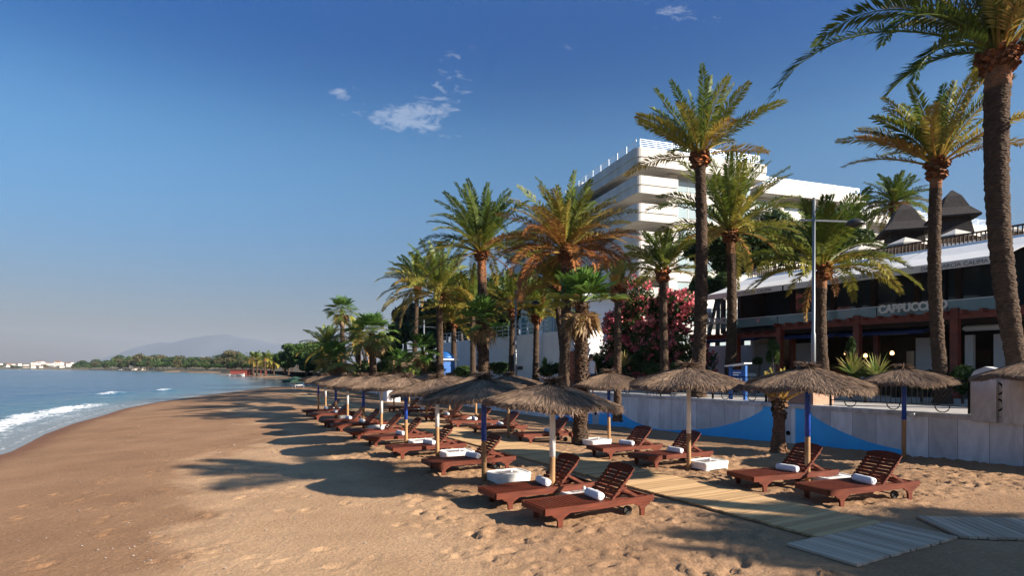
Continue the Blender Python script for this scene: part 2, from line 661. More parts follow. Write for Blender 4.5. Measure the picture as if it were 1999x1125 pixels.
tint_mat('palm_bark', [(0, (0.030, 0.021, 0.016)), (0.4, (0.092, 0.060, 0.040)), (0.7, (0.23, 0.115, 0.06)), (1, (0.44, 0.135, 0.045))], 0.9, 0, 0.15, 0.45, 9, bump=.9)
tint_mat('leaf', [(0, (0.016, 0.034, 0.010)), (0.5, (0.045, 0.085, 0.020)), (1, (0.125, 0.165, 0.035))], 0.55, 0.22, 0.3)
tint_mat('pine', [(0, (0.014, 0.030, 0.010)), (0.5, (0.035, 0.072, 0.018)), (1, (0.10, 0.155, 0.034))], 0.65, 0.15, 0.2)
tint_mat('olive', [(0, (0.040, 0.042, 0.020)), (0.5, (0.10, 0.090, 0.040)), (1, (0.20, 0.155, 0.065))], 0.7, 0.15, 0.2)
tint_mat('oleander', [(0, (0.020, 0.040, 0.012)), (0.45, (0.09, 0.135, 0.035)), (0.52, (0.62, 0.09, 0.13)), (1, (0.90, 0.32, 0.33))], 0.6, 0.25, 0.2)
mat('bark', (0.10, 0.072, 0.052), 0.9, 0.35, 5, 0.6, 20, stretch=(3, 3, .6))

# ------------------------------------------------------------------ scene graph helpers


def tag(o, label=None, cat=None, group=None, kind=None):
    if label:
        o['label'] = label
    if cat:
        o['category'] = cat
    if group:
        o['group'] = group
    if kind:
        o['kind'] = kind
    return o


def thing(name, label, cat, loc=(0, 0, 0), rz=0.0, group=None):
    o = bpy.data.objects.new(name, None)
    o.empty_display_size = 0.2
    COL.objects.link(o)
    o.location = loc
    o.rotation_euler = (0, 0, rz)
    return tag(o, label, cat, group)


def link_mesh(name, me, mats, parent=None, smooth=False):
    for m in (mats if isinstance(mats, (list, tuple)) else [mats]):
        me.materials.append(MATS[m])
    if smooth:
        me.polygons.foreach_set('use_smooth', np.ones(len(me.polygons), bool))
    o = bpy.data.objects.new(name, me)
    COL.objects.link(o)
    if parent is not None:
        o.parent = parent
    return o


KIDS = {}


def copy_tree(o, parent=None):
    c = o.copy()
    COL.objects.link(c)
    if parent is not None:
        c.parent = parent
    for ch in list(o.children):
        copy_tree(ch, c)
    return c


class MB:
    """collects simple solids into one mesh"""

    def __init__(s):
        s.v, s.f, s.t, s.mi = [], [], [], []

    def add(s, vs, fs, tint=0.5, mi=0):
        b = len(s.v)
        s.v += [tuple(v) for v in vs]
        s.f += [tuple(b + i for i in f) for f in fs]
        s.t += [tint] * len(vs)
        s.mi += [mi] * len(fs)
        return s

    def box(s, x0, x1, y0, y1, z0, z1, tint=0.5, mi=0, M=None):
        vs = [Vector((x, y, z)) for z in (z0, z1) for y in (y0, y1) for x in (x0, x1)]
        if M is not None:
            vs = [M @ v for v in vs]
        return s.add(vs, [(0, 2, 3, 1), (4, 5, 7, 6), (0, 1, 5, 4), (2, 6, 7, 3), (0, 4, 6, 2), (1, 3, 7, 5)], tint, mi)

    def bbox(s, x0, x1, y0, y1, z0, z1, b=0.01, tint=0.5, M=None):
        """box with chamfered vertical and top edges"""
        ring = []
        def rect(i, z):
            return [(x0 + i, y0 + b, z), (x0 + b, y0 + i, z), (x1 - b, y0 + i, z), (x1 - i, y0 + b, z), (x1 - i, y1 - b, z), (x1 - b, y1 - i, z), (x0 + b, y1 - i, z), (x0 + i, y1 - b, z)]
        rows = [rect(0, z0), rect(0, z1 - b), rect(b * .7, z1)]
        vs = [Vector(v) for r in rows for v in r]
        if M is not None:
            vs = [M @ v for v in vs]
        fs = [tuple(range(7, -1, -1)), tuple(range(16, 24))]
        for k in range(2):
            for i in range(8):
                j = (i + 1) % 8
                fs.append((k * 8 + i, k * 8 + j, k * 8 + 8 + j, k * 8 + 8 + i))
        return s.add(vs, fs, tint)

    def prism(s, prof, y0, y1, M=None, tint=0.5, mi=0):
        """polygon in x-z extruded along y (prof counter-clockwise seen from -y)"""
        n = len(prof)
        vs = [Vector((x, y0, z)) for x, z in prof] + [Vector((x, y1, z)) for x, z in prof]
        if M is not None:
            vs = [M @ v for v in vs]
        fs = [tuple(range(n)), tuple(range(2 * n - 1, n - 1, -1))]
        for i in range(n):
            j = (i + 1) % n
            fs.append((i, i + n, j + n, j))
        return s.add(vs, fs, tint, mi)

    def tube(s, pts, rad, sides=8, tint=0.5, cap=True, mi=0, closed=False):
        pts = [Vector(p) for p in pts]
        rads = rad if isinstance(rad, (list, tuple)) else [rad] * len(pts)
        vs = []
        n = len(pts)
        for i, p in enumerate(pts):
            if closed:
                d = (pts[(i + 1) % n] - pts[i - 1]).normalized()
            else:
                d = (pts[min(i + 1, n - 1)] - pts[max(i - 1, 0)]).normalized()
            up = Vector((0, 0, 1)) if abs(d.z) < 0.9 else Vector((1, 0, 0))
            a = d.cross(up).normalized()
            b = a.cross(d)
            for k in range(sides):
                an = 2 * PI * k / sides
                vs.append(p + (a * math.cos(an) + b * math.sin(an)) * rads[i])
        fs = []
        for i in range(n if closed else n - 1):
            i2 = (i + 1) % n
            for k in range(sides):
                k2 = (k + 1) % sides
                fs.append((i * sides + k, i * sides + k2, i2 * sides + k2, i2 * sides + k))
        if cap and not closed:
            fs.append(tuple(range(sides - 1, -1, -1)))
            fs.append(tuple((n - 1) * sides + k for k in range(sides)))
        return s.add(vs, fs, tint, mi)

    def bar(s, a, b, w, h, tint=0.5, mi=0, up=(0, 0, 1)):
        a, b = Vector(a), Vector(b)
        d = (b - a).normalized()
        u = Vector(up)
        if abs(d.dot(u)) > 0.95:
            u = Vector((0, 1, 0))
        sd = d.cross(u).normalized()
        u2 = sd.cross(d)
        vs = [p + sd * (w / 2 * i) + u2 * (h / 2 * j) for p in (a, b) for j in (-1, 1) for i in (-1, 1)]
        return s.add(vs, [(0, 1, 3, 2), (4, 6, 7, 5), (0, 4, 5, 1), (2, 3, 7, 6), (0, 2, 6, 4), (1, 5, 7, 3)], tint, mi)

    def lathe(s, prof, sides=16, c=(0, 0, 0), tint=0.5, mi=0, axis=None):
        vs = []
        for r, z in prof:
            for k in range(sides):
                a = 2 * PI * k / sides
                vs.append(Vector((c[0] + r * math.cos(a), c[1] + r * math.sin(a), c[2] + z)))
        fs = []
        for i in range(len(prof) - 1):
            for k in range(sides):
                k2 = (k + 1) % sides
                fs.append((i * sides + k, i * sides + k2, (i + 1) * sides + k2, (i + 1) * sides + k))
        fs.append(tuple(range(sides - 1, -1, -1)))
        fs.append(tuple((len(prof) - 1) * sides + k for k in range(sides)))
        return s.add(vs, fs, tint, mi)

    def build(s, name, mats, parent=None, smooth=False):
        me = bpy.data.meshes.new(name)
        me.from_pydata(s.v, [], s.f)
        a = me.attributes.new('tint', 'FLOAT', 'POINT')
        a.data.foreach_set('value', np.array(s.t, np.float32))
        if any(s.mi):
            me.polygons.foreach_set('material_index', np.array(s.mi, np.int32))
        me.update()
        return link_mesh(name, me, mats, parent, smooth)


def array_mesh(name, V, Fc, tint=None, attrs=None):
    """V (N,3), Fc (M,k)"""
    me = bpy.data.meshes.new(name)
    V = np.ascontiguousarray(V, np.float32)
    Fc = np.ascontiguousarray(Fc, np.int32)
    k = Fc.shape[1]
    me.vertices.add(len(V))
    me.vertices.foreach_set('co', V.ravel())
    me.loops.add(Fc.size)
    me.loops.foreach_set('vertex_index', Fc.ravel())
    me.polygons.add(len(Fc))
    me.polygons.foreach_set('loop_start', np.arange(0, Fc.size, k, dtype=np.int32))
    me.polygons.foreach_set('loop_total', np.full(len(Fc), k, np.int32))
    if tint is not None:
        a = me.attributes.new('tint', 'FLOAT', 'POINT')
        a.data.foreach_set('value', np.ascontiguousarray(tint, np.float32))
    for nm, arr in (attrs or {}).items():
        a = me.attributes.new(nm, 'FLOAT', 'POINT')
        a.data.foreach_set('value', np.ascontiguousarray(arr, np.float32))
    me.update(calc_edges=True)
    me.validate()
    return me


def quad_mesh(name, Q, tint):
    """Q (N,4,3) loose quads, tint (N,)"""
    Q = np.asarray(Q, np.float32)
    return array_mesh(name, Q.reshape(-1, 3), np.arange(len(Q) * 4).reshape(-1, 4), np.repeat(tint, 4))


def unit(a):
    return a / np.maximum(np.linalg.norm(a, axis=-1, keepdims=True), 1e-9)


def grid_faces(nx, ny):
    i = np.arange(ny - 1)[:, None] * nx + np.arange(nx - 1)[None, :]
    return np.stack([i, i + 1, i + nx + 1, i + nx], -1).reshape(-1, 4)


def axis(segs):
    out = []
    for a, b, st in segs:
        out.append(np.arange(a, b, st))
    return np.concatenate(out + [[segs[-1][1]]])


# ------------------------------------------------------------------ sand, sea, far land
def build_sand():
    xs = axis([(-6000, -1000, 400), (-1000, -200, 60), (-200, -40, 5), (-40, -9, .3), (-9, 13.5, .055), (13.5, 30, .6), (30, 200, 20), (200, 1500, 200)])
    ys = axis([(-60, -4, 4), (-4, 5, .5), (5, 17, .055), (17, 32, .12), (32, 90, .5), (90, 220, 4), (220, 1000, 40), (1000, 5000, 400)])
    X, Y = np.meshgrid(xs, ys)
    Z = ground_z(X, Y)
    s = shore_dist(X, Y)
    n = X * NX + Y * NY
    near = np.exp(-np.maximum(Y - 10, 0) / 30)
    tram = sstep(5.5, 9, s)
    rough = (vnoise(X * 0.5, Y * 0.5, 1) * .06 + vnoise(X * 1.6, Y * 1.6, 2) * .05 + vnoise(X * 4.3, Y * 4.3, 3) * .035 + vnoise(X * 9, Y * 9, 4) * .018)
    # raked swath of smooth sand between the damp edge and the parasols
    smooth = sstep(3.6, 2.2, n) * sstep(7, 9, s)
    t_ = X * UX + Y * UY
    walk = sstep(6.75, 7.0, n) * sstep(8.85, 8.6, n) * sstep(4.2, 4.5, t_)
    mats_ = sstep(5.9, 6.3, n) * sstep(4.9, 4.6, t_) * sstep(1.6, 2.0, t_) * sstep(13, 12, n)
    flatw = np.clip(1 - np.maximum(walk, mats_), 0, 1)
    rough = rough * flatw * .7
    Z = Z - .012 * (1 - flatw)
    Z = Z + rough * (0.25 + 0.75 * tram * (1 - .75 * smooth)) * sstep(-1, 4, s) * .75
    # footprints
    r = np.random.default_rng(3)
    k = 0
    gx0, gy0, st = -9, 5, .055
    ix0 = np.searchsorted(xs, gx0 - 1e-6)
    iy0 = np.searchsorted(ys, gy0 - 1e-6)
    nxf = int((13.5 + 9) / st)
    nyf = int(12 / st)
    while k < 5600:
        fx, fy = r.uniform(-8.5, 13), r.uniform(5.2, 16.5)
        nn = fx * NX + fy * NY
        if nn < 3.0 and r.random() < 0.9:
            k += 1
            continue
        k += 1
        ang = r.uniform(0, PI)
        a, b, dp = r.uniform(.07, .14), r.uniform(.045, .075), r.uniform(.012, .040)
        i0, i1 = int((fx - .4 - gx0) / st), int((fx + .4 - gx0) / st)
        j0, j1 = int((fy - .4 - gy0) / st), int((fy + .4 - gy0) / st)
        i0, j0, i1, j1 = max(i0, 0), max(j0, 0), min(i1, nxf - 1), min(j1, nyf - 1)
        if i1 <= i0 or j1 <= j0:
            continue
        sl = (slice(iy0 + j0, iy0 + j1), slice(ix0 + i0, ix0 + i1))
        dx, dy = X[sl] - fx, Y[sl] - fy
        u = (dx * math.cos(ang) + dy * math.sin(ang)) / a
        v = (-dx * math.sin(ang) + dy * math.cos(ang)) / b
        q = u * u + v * v
        Z[sl] += (-dp * np.exp(-q * 1.3) + dp * .45 * np.exp(-(np.sqrt(q) - 1.55) ** 2 * 5)) * flatw[sl]
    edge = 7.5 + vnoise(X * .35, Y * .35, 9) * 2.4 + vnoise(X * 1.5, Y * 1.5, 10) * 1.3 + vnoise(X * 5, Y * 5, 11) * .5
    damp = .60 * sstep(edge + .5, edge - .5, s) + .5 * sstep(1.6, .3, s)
    damp = np.maximum(damp, .36 * sstep(2.6, 4.4, n + vnoise(X * .5, Y * .5, 14) * 1.6) * sstep(6, 8, s))  # same tone mask also darkens the trampled sand from the parasol rows inland
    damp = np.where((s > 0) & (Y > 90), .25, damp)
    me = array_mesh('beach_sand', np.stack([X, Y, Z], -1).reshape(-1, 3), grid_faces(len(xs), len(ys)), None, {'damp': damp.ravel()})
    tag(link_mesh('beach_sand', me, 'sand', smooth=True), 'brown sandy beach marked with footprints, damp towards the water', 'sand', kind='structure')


def build_sea():
    xs = axis([(-9000, -1500, 500), (-1500, -300, 50), (-300, -90, 3), (-90, -45, .5), (-45, -7, .14), (-7, 12, 1)])
    ys = axis([(-80, 0, 4), (0, 12, .5), (12, 45, .14), (45, 80, .35), (80, 200, 2), (200, 1400, 40), (1400, 9000, 500)])
    X, Y = np.meshgrid(xs, ys)
    s = shore_dist(X, Y)
    wob = vnoise(X * .16, Y * .16, 21) * 2.2 + vnoise(X * .6, Y * .6, 22) * .8
    sw = s + wob * sstep(0, -4, s)
    fade = sstep(90, 60, Y)
    amp = .5 + vnoise(X * .06 + 3, Y * .06, 23) * 1.6
    br = np.exp(-((sw + 3.0) / .62) ** 2) * sstep(48, 40, Y)                      # breaker close to the sand
    Z = SEA + .24 * br * np.clip(amp + .35, .2, 1.2) * fade
    b2 = np.exp(-((sw + 8.5) / .9) ** 2) * (np.exp(-((Y - 56) / 2.2) ** 2) + np.exp(-((Y - 64.5) / 1.8) ** 2))
    Z = Z + .30 * b2 + .07 * np.exp(-((sw + 16) / 1.8) ** 2) * fade + .05 * np.exp(-((sw + 7) / 1.2) ** 2) * fade
    Z = Z + vnoise(X * .8, Y * .8, 24) * .06 * sstep(0, -5, s) + vnoise(X * 2.6, Y * 2.6, 25) * .022 * sstep(0, -3, s)
    Z = Z + .03 * sstep(-2.5, 0, s)
    near_ = sstep(46, 38, Y)
    chop = vnoise(X * 1.7, Y * 1.7, 41) * .30 + vnoise(X * 4.5, Y * 4.5, 42) * .22 + vnoise(X * .5, Y * .5, 43) * .2
    foam = (.66 * np.exp(-((sw + 2.35) / .85) ** 2) + chop * np.exp(-((sw + 1.9) / 1.5) ** 2)) * near_
    foam = np.maximum(foam, (.34 + chop * .8) * np.exp(-((sw + 1.1) / .8) ** 2) * near_)
    foam = np.maximum(foam, .9 * np.exp(-((s + .12 + wob * .1) / .10) ** 2) * .55)
    foam = np.maximum(foam, .62 * np.exp(-((sw + 8.6) / .9) ** 2) * (b2 > .45))
    dep = np.clip(-s / 14, 0, 1)
    me = array_mesh('sea', np.stack([X, Y, Z], -1).reshape(-1, 3), grid_faces(len(xs), len(ys)), None, {'foam': foam.ravel(), 'depth': dep.ravel()})
    tag(link_mesh('sea', me, 'sea', smooth=True), 'calm blue sea with a low breaking wave at the sand', 'water', kind='structure')


def build_mountain():
    prof = [(200, 718), (262, 700), (292, 672), (310, 668), (335, 669), (370, 660), (405, 655), (442, 652), (458, 656), (478, 661), (492, 660), (520, 668), (560, 675), (620, 690), (720, 705), (850, 718)]
    D = 7000.0
    px = np.array([p[0] for p in prof], float)
    py = np.array([p[1] for p in prof], float)
    xs = np.linspace(200, 850, 110)
    hh = (718 - np.interp(xs, px, py)) * D / F
    V = []
    rows = np.linspace(-1, 1, 25)
    Xw = (xs - CX) / F * D
    for r_ in rows:
        prof_ = np.clip(1 - abs(r_) ** 1.15, 0, 1)
        nz = vnoise(Xw / 90 + 7, np.full_like(Xw, r_ * 9), 31) * 22 * prof_ * (1 - prof_) * 4
        V.append(np.stack([Xw, np.full_like(Xw, D + r_ * 1200), hh * prof_ + nz - 3], -1))
    me = array_mesh('mountain', np.concatenate(V), grid_faces(len(xs), len(rows)))
    tag(link_mesh('mountain', me, 'mountain_rock', smooth=True), 'long blue grey mountain fading in the haze', 'mountain', kind='structure')


# ------------------------------------------------------------------ palms
def frond_quads(L, az, e0, droop, ll, tint, nl, wleaf, r, curl=0.0, sparse=0.0, base=None, lift=0.42):
    K = 22
    s = np.linspace(0, 1, K)
    e = e0 - droop * s ** 1.5
    azs = az + curl * s ** 2
    d = np.stack([np.cos(e) * np.cos(azs), np.cos(e) * np.sin(azs), np.sin(e)], -1)
    P = np.cumsum(np.concatenate([np.zeros((1, 3)), d[:-1] * L / (K - 1)]), 0)
    if base is not None:
        P = P + base
    side = np.stack([-np.sin(azs), np.cos(azs), np.zeros(K)], -1)
    tw = r.normal(0, .35)
    up = np.cross(d, side)
    side = side * math.cos(tw) + up * math.sin(tw)
    up = np.cross(d, side)
    Q, T = [], []
    # rachis: two crossed strips
    rw = np.interp(s, [0, .15, 1], [.055, .034, .006])[:, None]
    for ax_ in (side, up):
        a, b = P - ax_ * rw, P + ax_ * rw
        Q.append(np.stack([a[:-1], b[:-1], b[1:], a[1:]], 1))
        T.append(np.full(K - 1, min(.72, tint + .16)))
    sm = np.clip(np.linspace(.16, .995, nl) + r.normal(0, .004, nl), .1, 1)

    def at_s(A):
        return np.stack([np.interp(sm, s, A[:, i]) for i in range(3)], -1)
    p, dd, sd, uu = at_s(P), unit(at_s(d)), unit(at_s(side)), unit(at_s(up))
    prof = np.interp(sm, [.1, .25, .5, .8, 1], [.35, .8, 1, .75, .35])[:, None]
    for sg in (-1, 1):
        j = r.normal(0, .11, (nl, 3))
        dirv = unit(dd * (0.55 + .55 * sm[:, None]) + sg * sd * 0.9 + uu * (lift + r.normal(0, .24, (nl, 1))) + j + np.array([0, 0, -.10]))
        ln = ll * prof * r.uniform(.85, 1.1, (nl, 1))
        nrm = unit(np.cross(dirv, uu))
        w = wleaf * r.uniform(.8, 1.2, (nl, 1))
        tip = p + dirv * ln + np.array([0, 0, -.10]) * ln
        mid = p + dirv * ln * .45
        Q.append(np.stack([p, mid + nrm * w, tip, mid - nrm * w], 1))
        T.append(np.clip(tint + r.normal(0, .05, nl) + (sm - .5) * .06, 0, 1))
    return np.concatenate(Q), np.concatenate(T)


def date_crown(seed, n, L, e_top=82, e_low=-5, droop=1.0, tint=(.1, .45), ll=.42, nl=52, wleaf=.021, extra=(), power=1.0, vary=.12, skip=None):
    r = np.random.default_rng(seed)
    Q, T = [], []
    for i in range(n):
        f = (i + .5) / n
        az = i * 2.39996 + r.normal(0, .18)
        e0 = R(e_top + (e_low - e_top) * f ** power) + r.normal(0, .07)
        dr = droop * (.35 + .85 * f) * r.uniform(.8, 1.25)
        tt = np.clip(tint[0] + (tint[1] - tint[0]) * f + r.normal(0, .06), 0, 1)
        q, t = frond_quads(L * r.uniform(1 - vary, 1 + vary) * (.8 + .25 * f), az, e0, dr, ll, tt, nl, wleaf, r, r.normal(0, .25))
        Q.append(q + np.array([math.cos(az) * .12, math.sin(az) * .12, .25 - .35 * f]))
        T.append(t)
    for (az, e0, dr, Lf, tt) in extra:
        q, t = frond_quads(Lf, R(az), R(e0), dr, ll * 1.2, tt, int(nl * 1.4), wleaf * 1.2, r, lift=.5)
        Q.append(q)
        T.append(t)
    return np.concatenate(Q), np.concatenate(T)


def trunk_arrays(pts, r0, r1, seed, step=.085, sides=18, rough=.11, flare=1.5, band=.8, wide_top=True, dark=.3):
    r = np.random.default_rng(seed)
    P = np.array(pts, float)
    seg = np.r_[0, np.cumsum(np.linalg.norm(np.diff(P, axis=0), axis=1))]
    L = seg[-1]
    n = max(6, int(L / step))
    s = np.linspace(0, L, n)
    C = np.stack([np.interp(s, seg, P[:, i]) for i in range(3)], -1)
    C = C.copy()
    for _ in range(3):
        C[1:-1] = (C[:-2] + 2 * C[1:-1] + C[2:]) / 4
    V, T = [], []
    for i in range(n):
        f = s[i] / L
        rad = r0 + (r1 - r0) * f
        rad *= 1 + (flare - 1) * math.exp(-s[i] / .35)
        for k in range(sides):
            a = 2 * PI * k / sides
            saw = ((i * .5 + (k % 2) * .5) % 1.0) if r.random() < .7 else r.random()
            rr = rad * (1 + rough * (saw - .5) + r.normal(0, rough * .38))
            V.append((C[i, 0] + rr * math.cos(a), C[i, 1] + rr * math.sin(a), C[i, 2] + r.normal(0, .008)))
            d = L - s[i]
            t = dark + .16 * (saw - .5) + r.normal(0, .05)
            if d < band:
                t = .88 - .25 * d / band + r.normal(0, .07)
            T.append(min(1, max(0, t)))
    Fc = []
    for i in range(n - 1):
        for k in range(sides):
            k2 = (k + 1) % sides
            Fc.append((i * sides + k, i * sides + k2, (i + 1) * sides + k2, (i + 1) * sides + k))
    return np.array(V), np.array(Fc), np.array(T)


def stub_quads(seed, n, rad, h, ln, tint=(.5, .9), flare=1.0):
    """cut leaf bases below the crown"""
    r = np.random.default_rng(seed)
    Q, T = [], []
    for i in range(n):
        f = r.random()
        a = i * 2.39996
        e = R(r.uniform(15, 60))
        d = np.array([math.cos(a) * math.cos(e), math.sin(a) * math.cos(e), math.sin(e)])
        sd = np.array([-math.sin(a), math.cos(a), 0])
        up = np.cross(d, sd)
        rr = rad * (0.8 + flare * .45 * f)
        p = np.array([math.cos(a) * rr, math.sin(a) * rr, -h + f * h])
        w, l = r.uniform(.05, .085), ln * r.uniform(.7, 1.3)
        q = p + d * l
        t = r.uniform(*tint)
        for ax_ in (sd, up):
            Q.append([p - ax_ * w, p + ax_ * w, q + ax_ * w * .75, q - ax_ * w * .75])
            T.append(t)
        Q.append([q - sd * w * .75 - up * w * .6, q + sd * w * .75 - up * w * .6, q + sd * w * .75 + up * w * .6, q - sd * w * .75 + up * w * .6])
        T.append(min(1, t + .15))
    return np.array(Q), np.array(T)


def date_palm(label, base, top, r0, r1, seed, crown, bend=(0, 0), group='date palms along the promenade', band=.8, dark=.3, stubs=90, hang=0, sides=18, stub_len=.17):
    base, top = Vector(base), Vector(top)
    o = thing('date_palm', label, 'palm tree', base, 0, group)
    d = top - base
    pts = []
    for i in range(9):
        f = i / 8
        b = math.sin(f * PI)
        pts.append((d.x * f + bend[0] * b, d.y * f + bend[1] * b, d.z * f))
    V, Fc, T = trunk_arrays(pts, r0, r1, seed, band=band, dark=dark, sides=sides)
    link_mesh('trunk', array_mesh('trunk', V, Fc, T), 'palm_bark', o)
    q, t = stub_quads(seed + 5, stubs, r1 * 1.02, .55, stub_len, (.5, .9) if band else (.3, .55))
    link_mesh('leaf_base', quad_mesh('leaf_base', q + np.array(d), t), 'palm_bark', o)
    crown = dict(crown)
    crown['wleaf'] = crown['wleaf'] * 1.35
    crown['ll'] = crown['ll'] * 1.15
    crown['nl'] = int(crown['nl'] * 1.3)
    crown['droop'] = crown['droop'] * 1.15
    q, t = date_crown(seed, **crown)
    if hang:
        r = np.random.default_rng(seed + 9)
        hq, ht = [], []
        for i in range(hang):
            az = r.uniform(0, 2 * PI)
            a, b = frond_quads(crown['L'] * r.uniform(.55, .85), az, R(r.uniform(-30, -5)), r.uniform(.9, 1.4), .3, r.uniform(.72, .95), 34, .018, r)
            hq.append(a)
            ht.append(b)
        hq = np.concatenate(hq) + np.array(d)
        link_mesh('dead_frond', quad_mesh('dead_frond', hq, np.concatenate(ht)), 'frond', o)
    link_mesh('crown', quad_mesh('crown', q + np.array(d), t), 'frond', o)
    return o


def fan_leaf(r, pl, rf, az, e, tint, nseg=26, droop=.3):
    d = np.array([math.cos(e) * math.cos(az), math.cos(e) * math.sin(az), math.sin(e)])
    sd = np.array([-math.sin(az), math.cos(az), 0])
    up = np.cross(d, sd)
    Q, T = [], []
    c = d * pl + np.array([0, 0, -.1 * pl])
    for ax_ in (sd, up):
        w = .014
        Q.append([-ax_ * w * 1.6, ax_ * w * 1.6, c + ax_ * w, c - ax_ * w])
        T.append(min(.7, tint + .15))
    e2 = e - droop
    d2 = np.array([math.cos(e2) * math.cos(az), math.cos(e2) * math.sin(az), math.sin(e2)])
    up2 = np.cross(d2, sd)
    for i in range(nseg):
        a = R(-118 + 236 * (i + .5) / nseg)
        dv = d2 * math.cos(a) + sd * math.sin(a) + up2 * (.22 * abs(math.sin(a)) + r.normal(0, .04))
        dv = dv / np.linalg.norm(dv)
        l = rf * (1 - .22 * abs(a) / 2.06) * r.uniform(.9, 1.06)
        pr = np.cross(dv, up2)
        pr = pr / np.linalg.norm(pr)
        w = l * .066
        mid = c + dv * l * .58
        tip = c + dv * l + np.array([0, 0, -.16 * l * r.uniform(.4, 1.6)])
        Q.append([c, mid - pr * w + up2 * w * .4, tip, mid + pr * w - up2 * w * .4])
        T.append(np.clip(tint + r.normal(0, .05), 0, 1))
    return Q, T


def fan_palm(label, base, top, r0, r1, seed, n=26, pl=.75, rf=.75, e_low=-25, tint=(.15, .5), skirt=14, skirt_len=1.0, shag=240, group='fan palms by the beach', droop=.3, nseg=26):
    base, top = Vector(base), Vector(top)
    o = thing('fan_palm', label, 'palm tree', base, 0, group)
    d = top - base
    pts = [(d.x * f, d.y * f, d.z * f) for f in np.linspace(0, 1, 6)]
    V, Fc, T = trunk_arrays(pts, r0, r1, seed, band=.0, dark=.32, rough=.16, step=.11, sides=14)
    link_mesh('trunk', array_mesh('trunk', V, Fc, T), 'palm_bark', o)
    r = np.random.default_rng(seed)
    Q, T = [], []
    for i in range(shag):          # old leaf bases all the way up
        f = (i + .5) / shag
        a = i * 2.39996
        dd = np.array([math.cos(a), math.sin(a), 0])
        sd = np.array([-math.sin(a), math.cos(a), 0])
        c = np.array(d) * f + dd * (r0 + (r1 - r0) * f) * .9
        l = r.uniform(.10, .2)
        tp = c + dd * l * r.uniform(.5, .9) + np.array([0, 0, l * r.uniform(.3, 1)])
        w = r.uniform(.03, .06)
        Q.append([c - sd * w, c + sd * w, tp + sd * w * .4, tp - sd * w * .4])
        T.append(r.uniform(.25, .62))
    link_mesh('leaf_base', quad_mesh('leaf_base', np.array(Q), np.array(T)), 'palm_bark', o)
    Q, T = [], []
    for i in range(n):
        f = (i + .5) / n
        e = R(85 + (e_low - 85) * f) + r.normal(0, .08)
        az = i * 2.39996 + r.normal(0, .2)
        q, t = fan_leaf(r, pl * r.uniform(.75, 1.15), rf * r.uniform(.85, 1.1), az, e, np.clip(tint[0] + (tint[1] - tint[0]) * f + r.normal(0, .05), 0, 1), nseg, droop)
        Q += q
        T += t
    link_mesh('crown', quad_mesh('crown', np.array(Q) + np.array(d), np.array(T)), 'fan_leaf', o)
    if skirt:
        Q, T = [], []
        for i in range(skirt):
            az = i * 2.39996 + r.normal(0, .3)
            q, t = fan_leaf(r, pl * skirt_len * r.uniform(.4, .8), rf * .75, az, R(r.uniform(-75, -30)), r.uniform(.78, 1), 14, .5)
            Q += [[np.array(v) - np.array([0, 0, .15]) for v in qq] for qq in q]
            T += t
        link_mesh('dead_leaf', quad_mesh('dead_leaf', np.array(Q) + np.array(d), np.array(T)), 'fan_leaf', o)
    return o


# ------------------------------------------------------------------ leafy trees and shrubs
def leaf_cloud(r, blobs, n, size, tint=(.2, .9), flat=0.0, shell=.55, aspect=1.7):
    """small leaf faces through a set of ellipsoid clumps (cx,cy,cz,rx,ry,rz)"""
    B = np.array(blobs, float)
    vol = B[:, 3] * B[:, 4] + B[:, 3] * B[:, 5]
    idx = r.choice(len(B), n, p=vol / vol.sum())
    d = unit(r.normal(0, 1, (n, 3)))
    rad = shell + (1 - shell) * r.random((n, 1)) ** .5
    rad *= 1 + r.normal(0, .07, (n, 1))
    c = B[idx, :3] + d * rad * B[idx, 3:]
    nrm = unit(d + r.normal(0, .75, (n, 3)) + np.array([0, 0, flat]))
    a = unit(np.cross(nrm, unit(r.normal(0, 1, (n, 3)))))
    b = np.cross(nrm, a)
    s = size * r.uniform(.55, 1.35, (n, 1))
    q = np.stack([c - a * s * aspect, c - b * s * .62, c + a * s * aspect, c + b * s * .62], 1)
    bt = r.uniform(-.18, .18, len(B))
    t = np.clip(r.normal((tint[0] + tint[1]) / 2, (tint[1] - tint[0]) / 4, n) + bt[idx], 0, 1)
    return q, t


def blobs_in(r, n, rx, ry, rz, cz, br=(.28, .45), flat=1.0):
    out = []
    for _ in range(n):
        d = r.normal(0, 1, 3)
        d /= np.linalg.norm(d)
        f = r.random() ** .4 * .78
        k = r.uniform(*br)
        out.append((d[0] * rx * f, d[1] * ry * f, cz + d[2] * rz * f, rx * k, ry * k, max(rz * k, min(rx, ry) * k * .5) * flat))
    return out


def leafy(name, label, cat, base, rx, ry, rz, cz, seed, n, size, m='leaf', nb=9, trunk=None, tint=(.2, .9), group=None, br=(.28, .45), flat=1.0, shell=.55, lims=3, crown='crown', rz_=0.0):
    r = np.random.default_rng(seed)
    o = thing(name, label, cat, base, rz_, group)
    bl = blobs_in(r, nb, rx, ry, rz, cz, br, flat)
    q, t = leaf_cloud(r, bl, n, size, tint, shell=shell)
    link_mesh(crown, quad_mesh(crown, q, t), m, o)
    if trunk:
        mb = MB()
        tr, th = trunk
        lean = r.normal(0, .06 * th, 2)
        mb.tube([(0, 0, -.3), (lean[0] * .4, lean[1] * .4, th * .5), (lean[0], lean[1], th)], [tr * 1.25, tr, tr * .75], 9)
        for k in range(lims):
            b = bl[k % len(bl)]
            mid = ((lean[0] + b[0]) / 2 + r.normal(0, .1), (lean[1] + b[1]) / 2, (th + b[2]) / 2)
            mb.tube([(lean[0], lean[1], th * .96), mid, (b[0], b[1], b[2])], [tr * .6, tr * .42, tr * .15], 7)
        mb.build('trunk', 'bark', o, True)
    return o


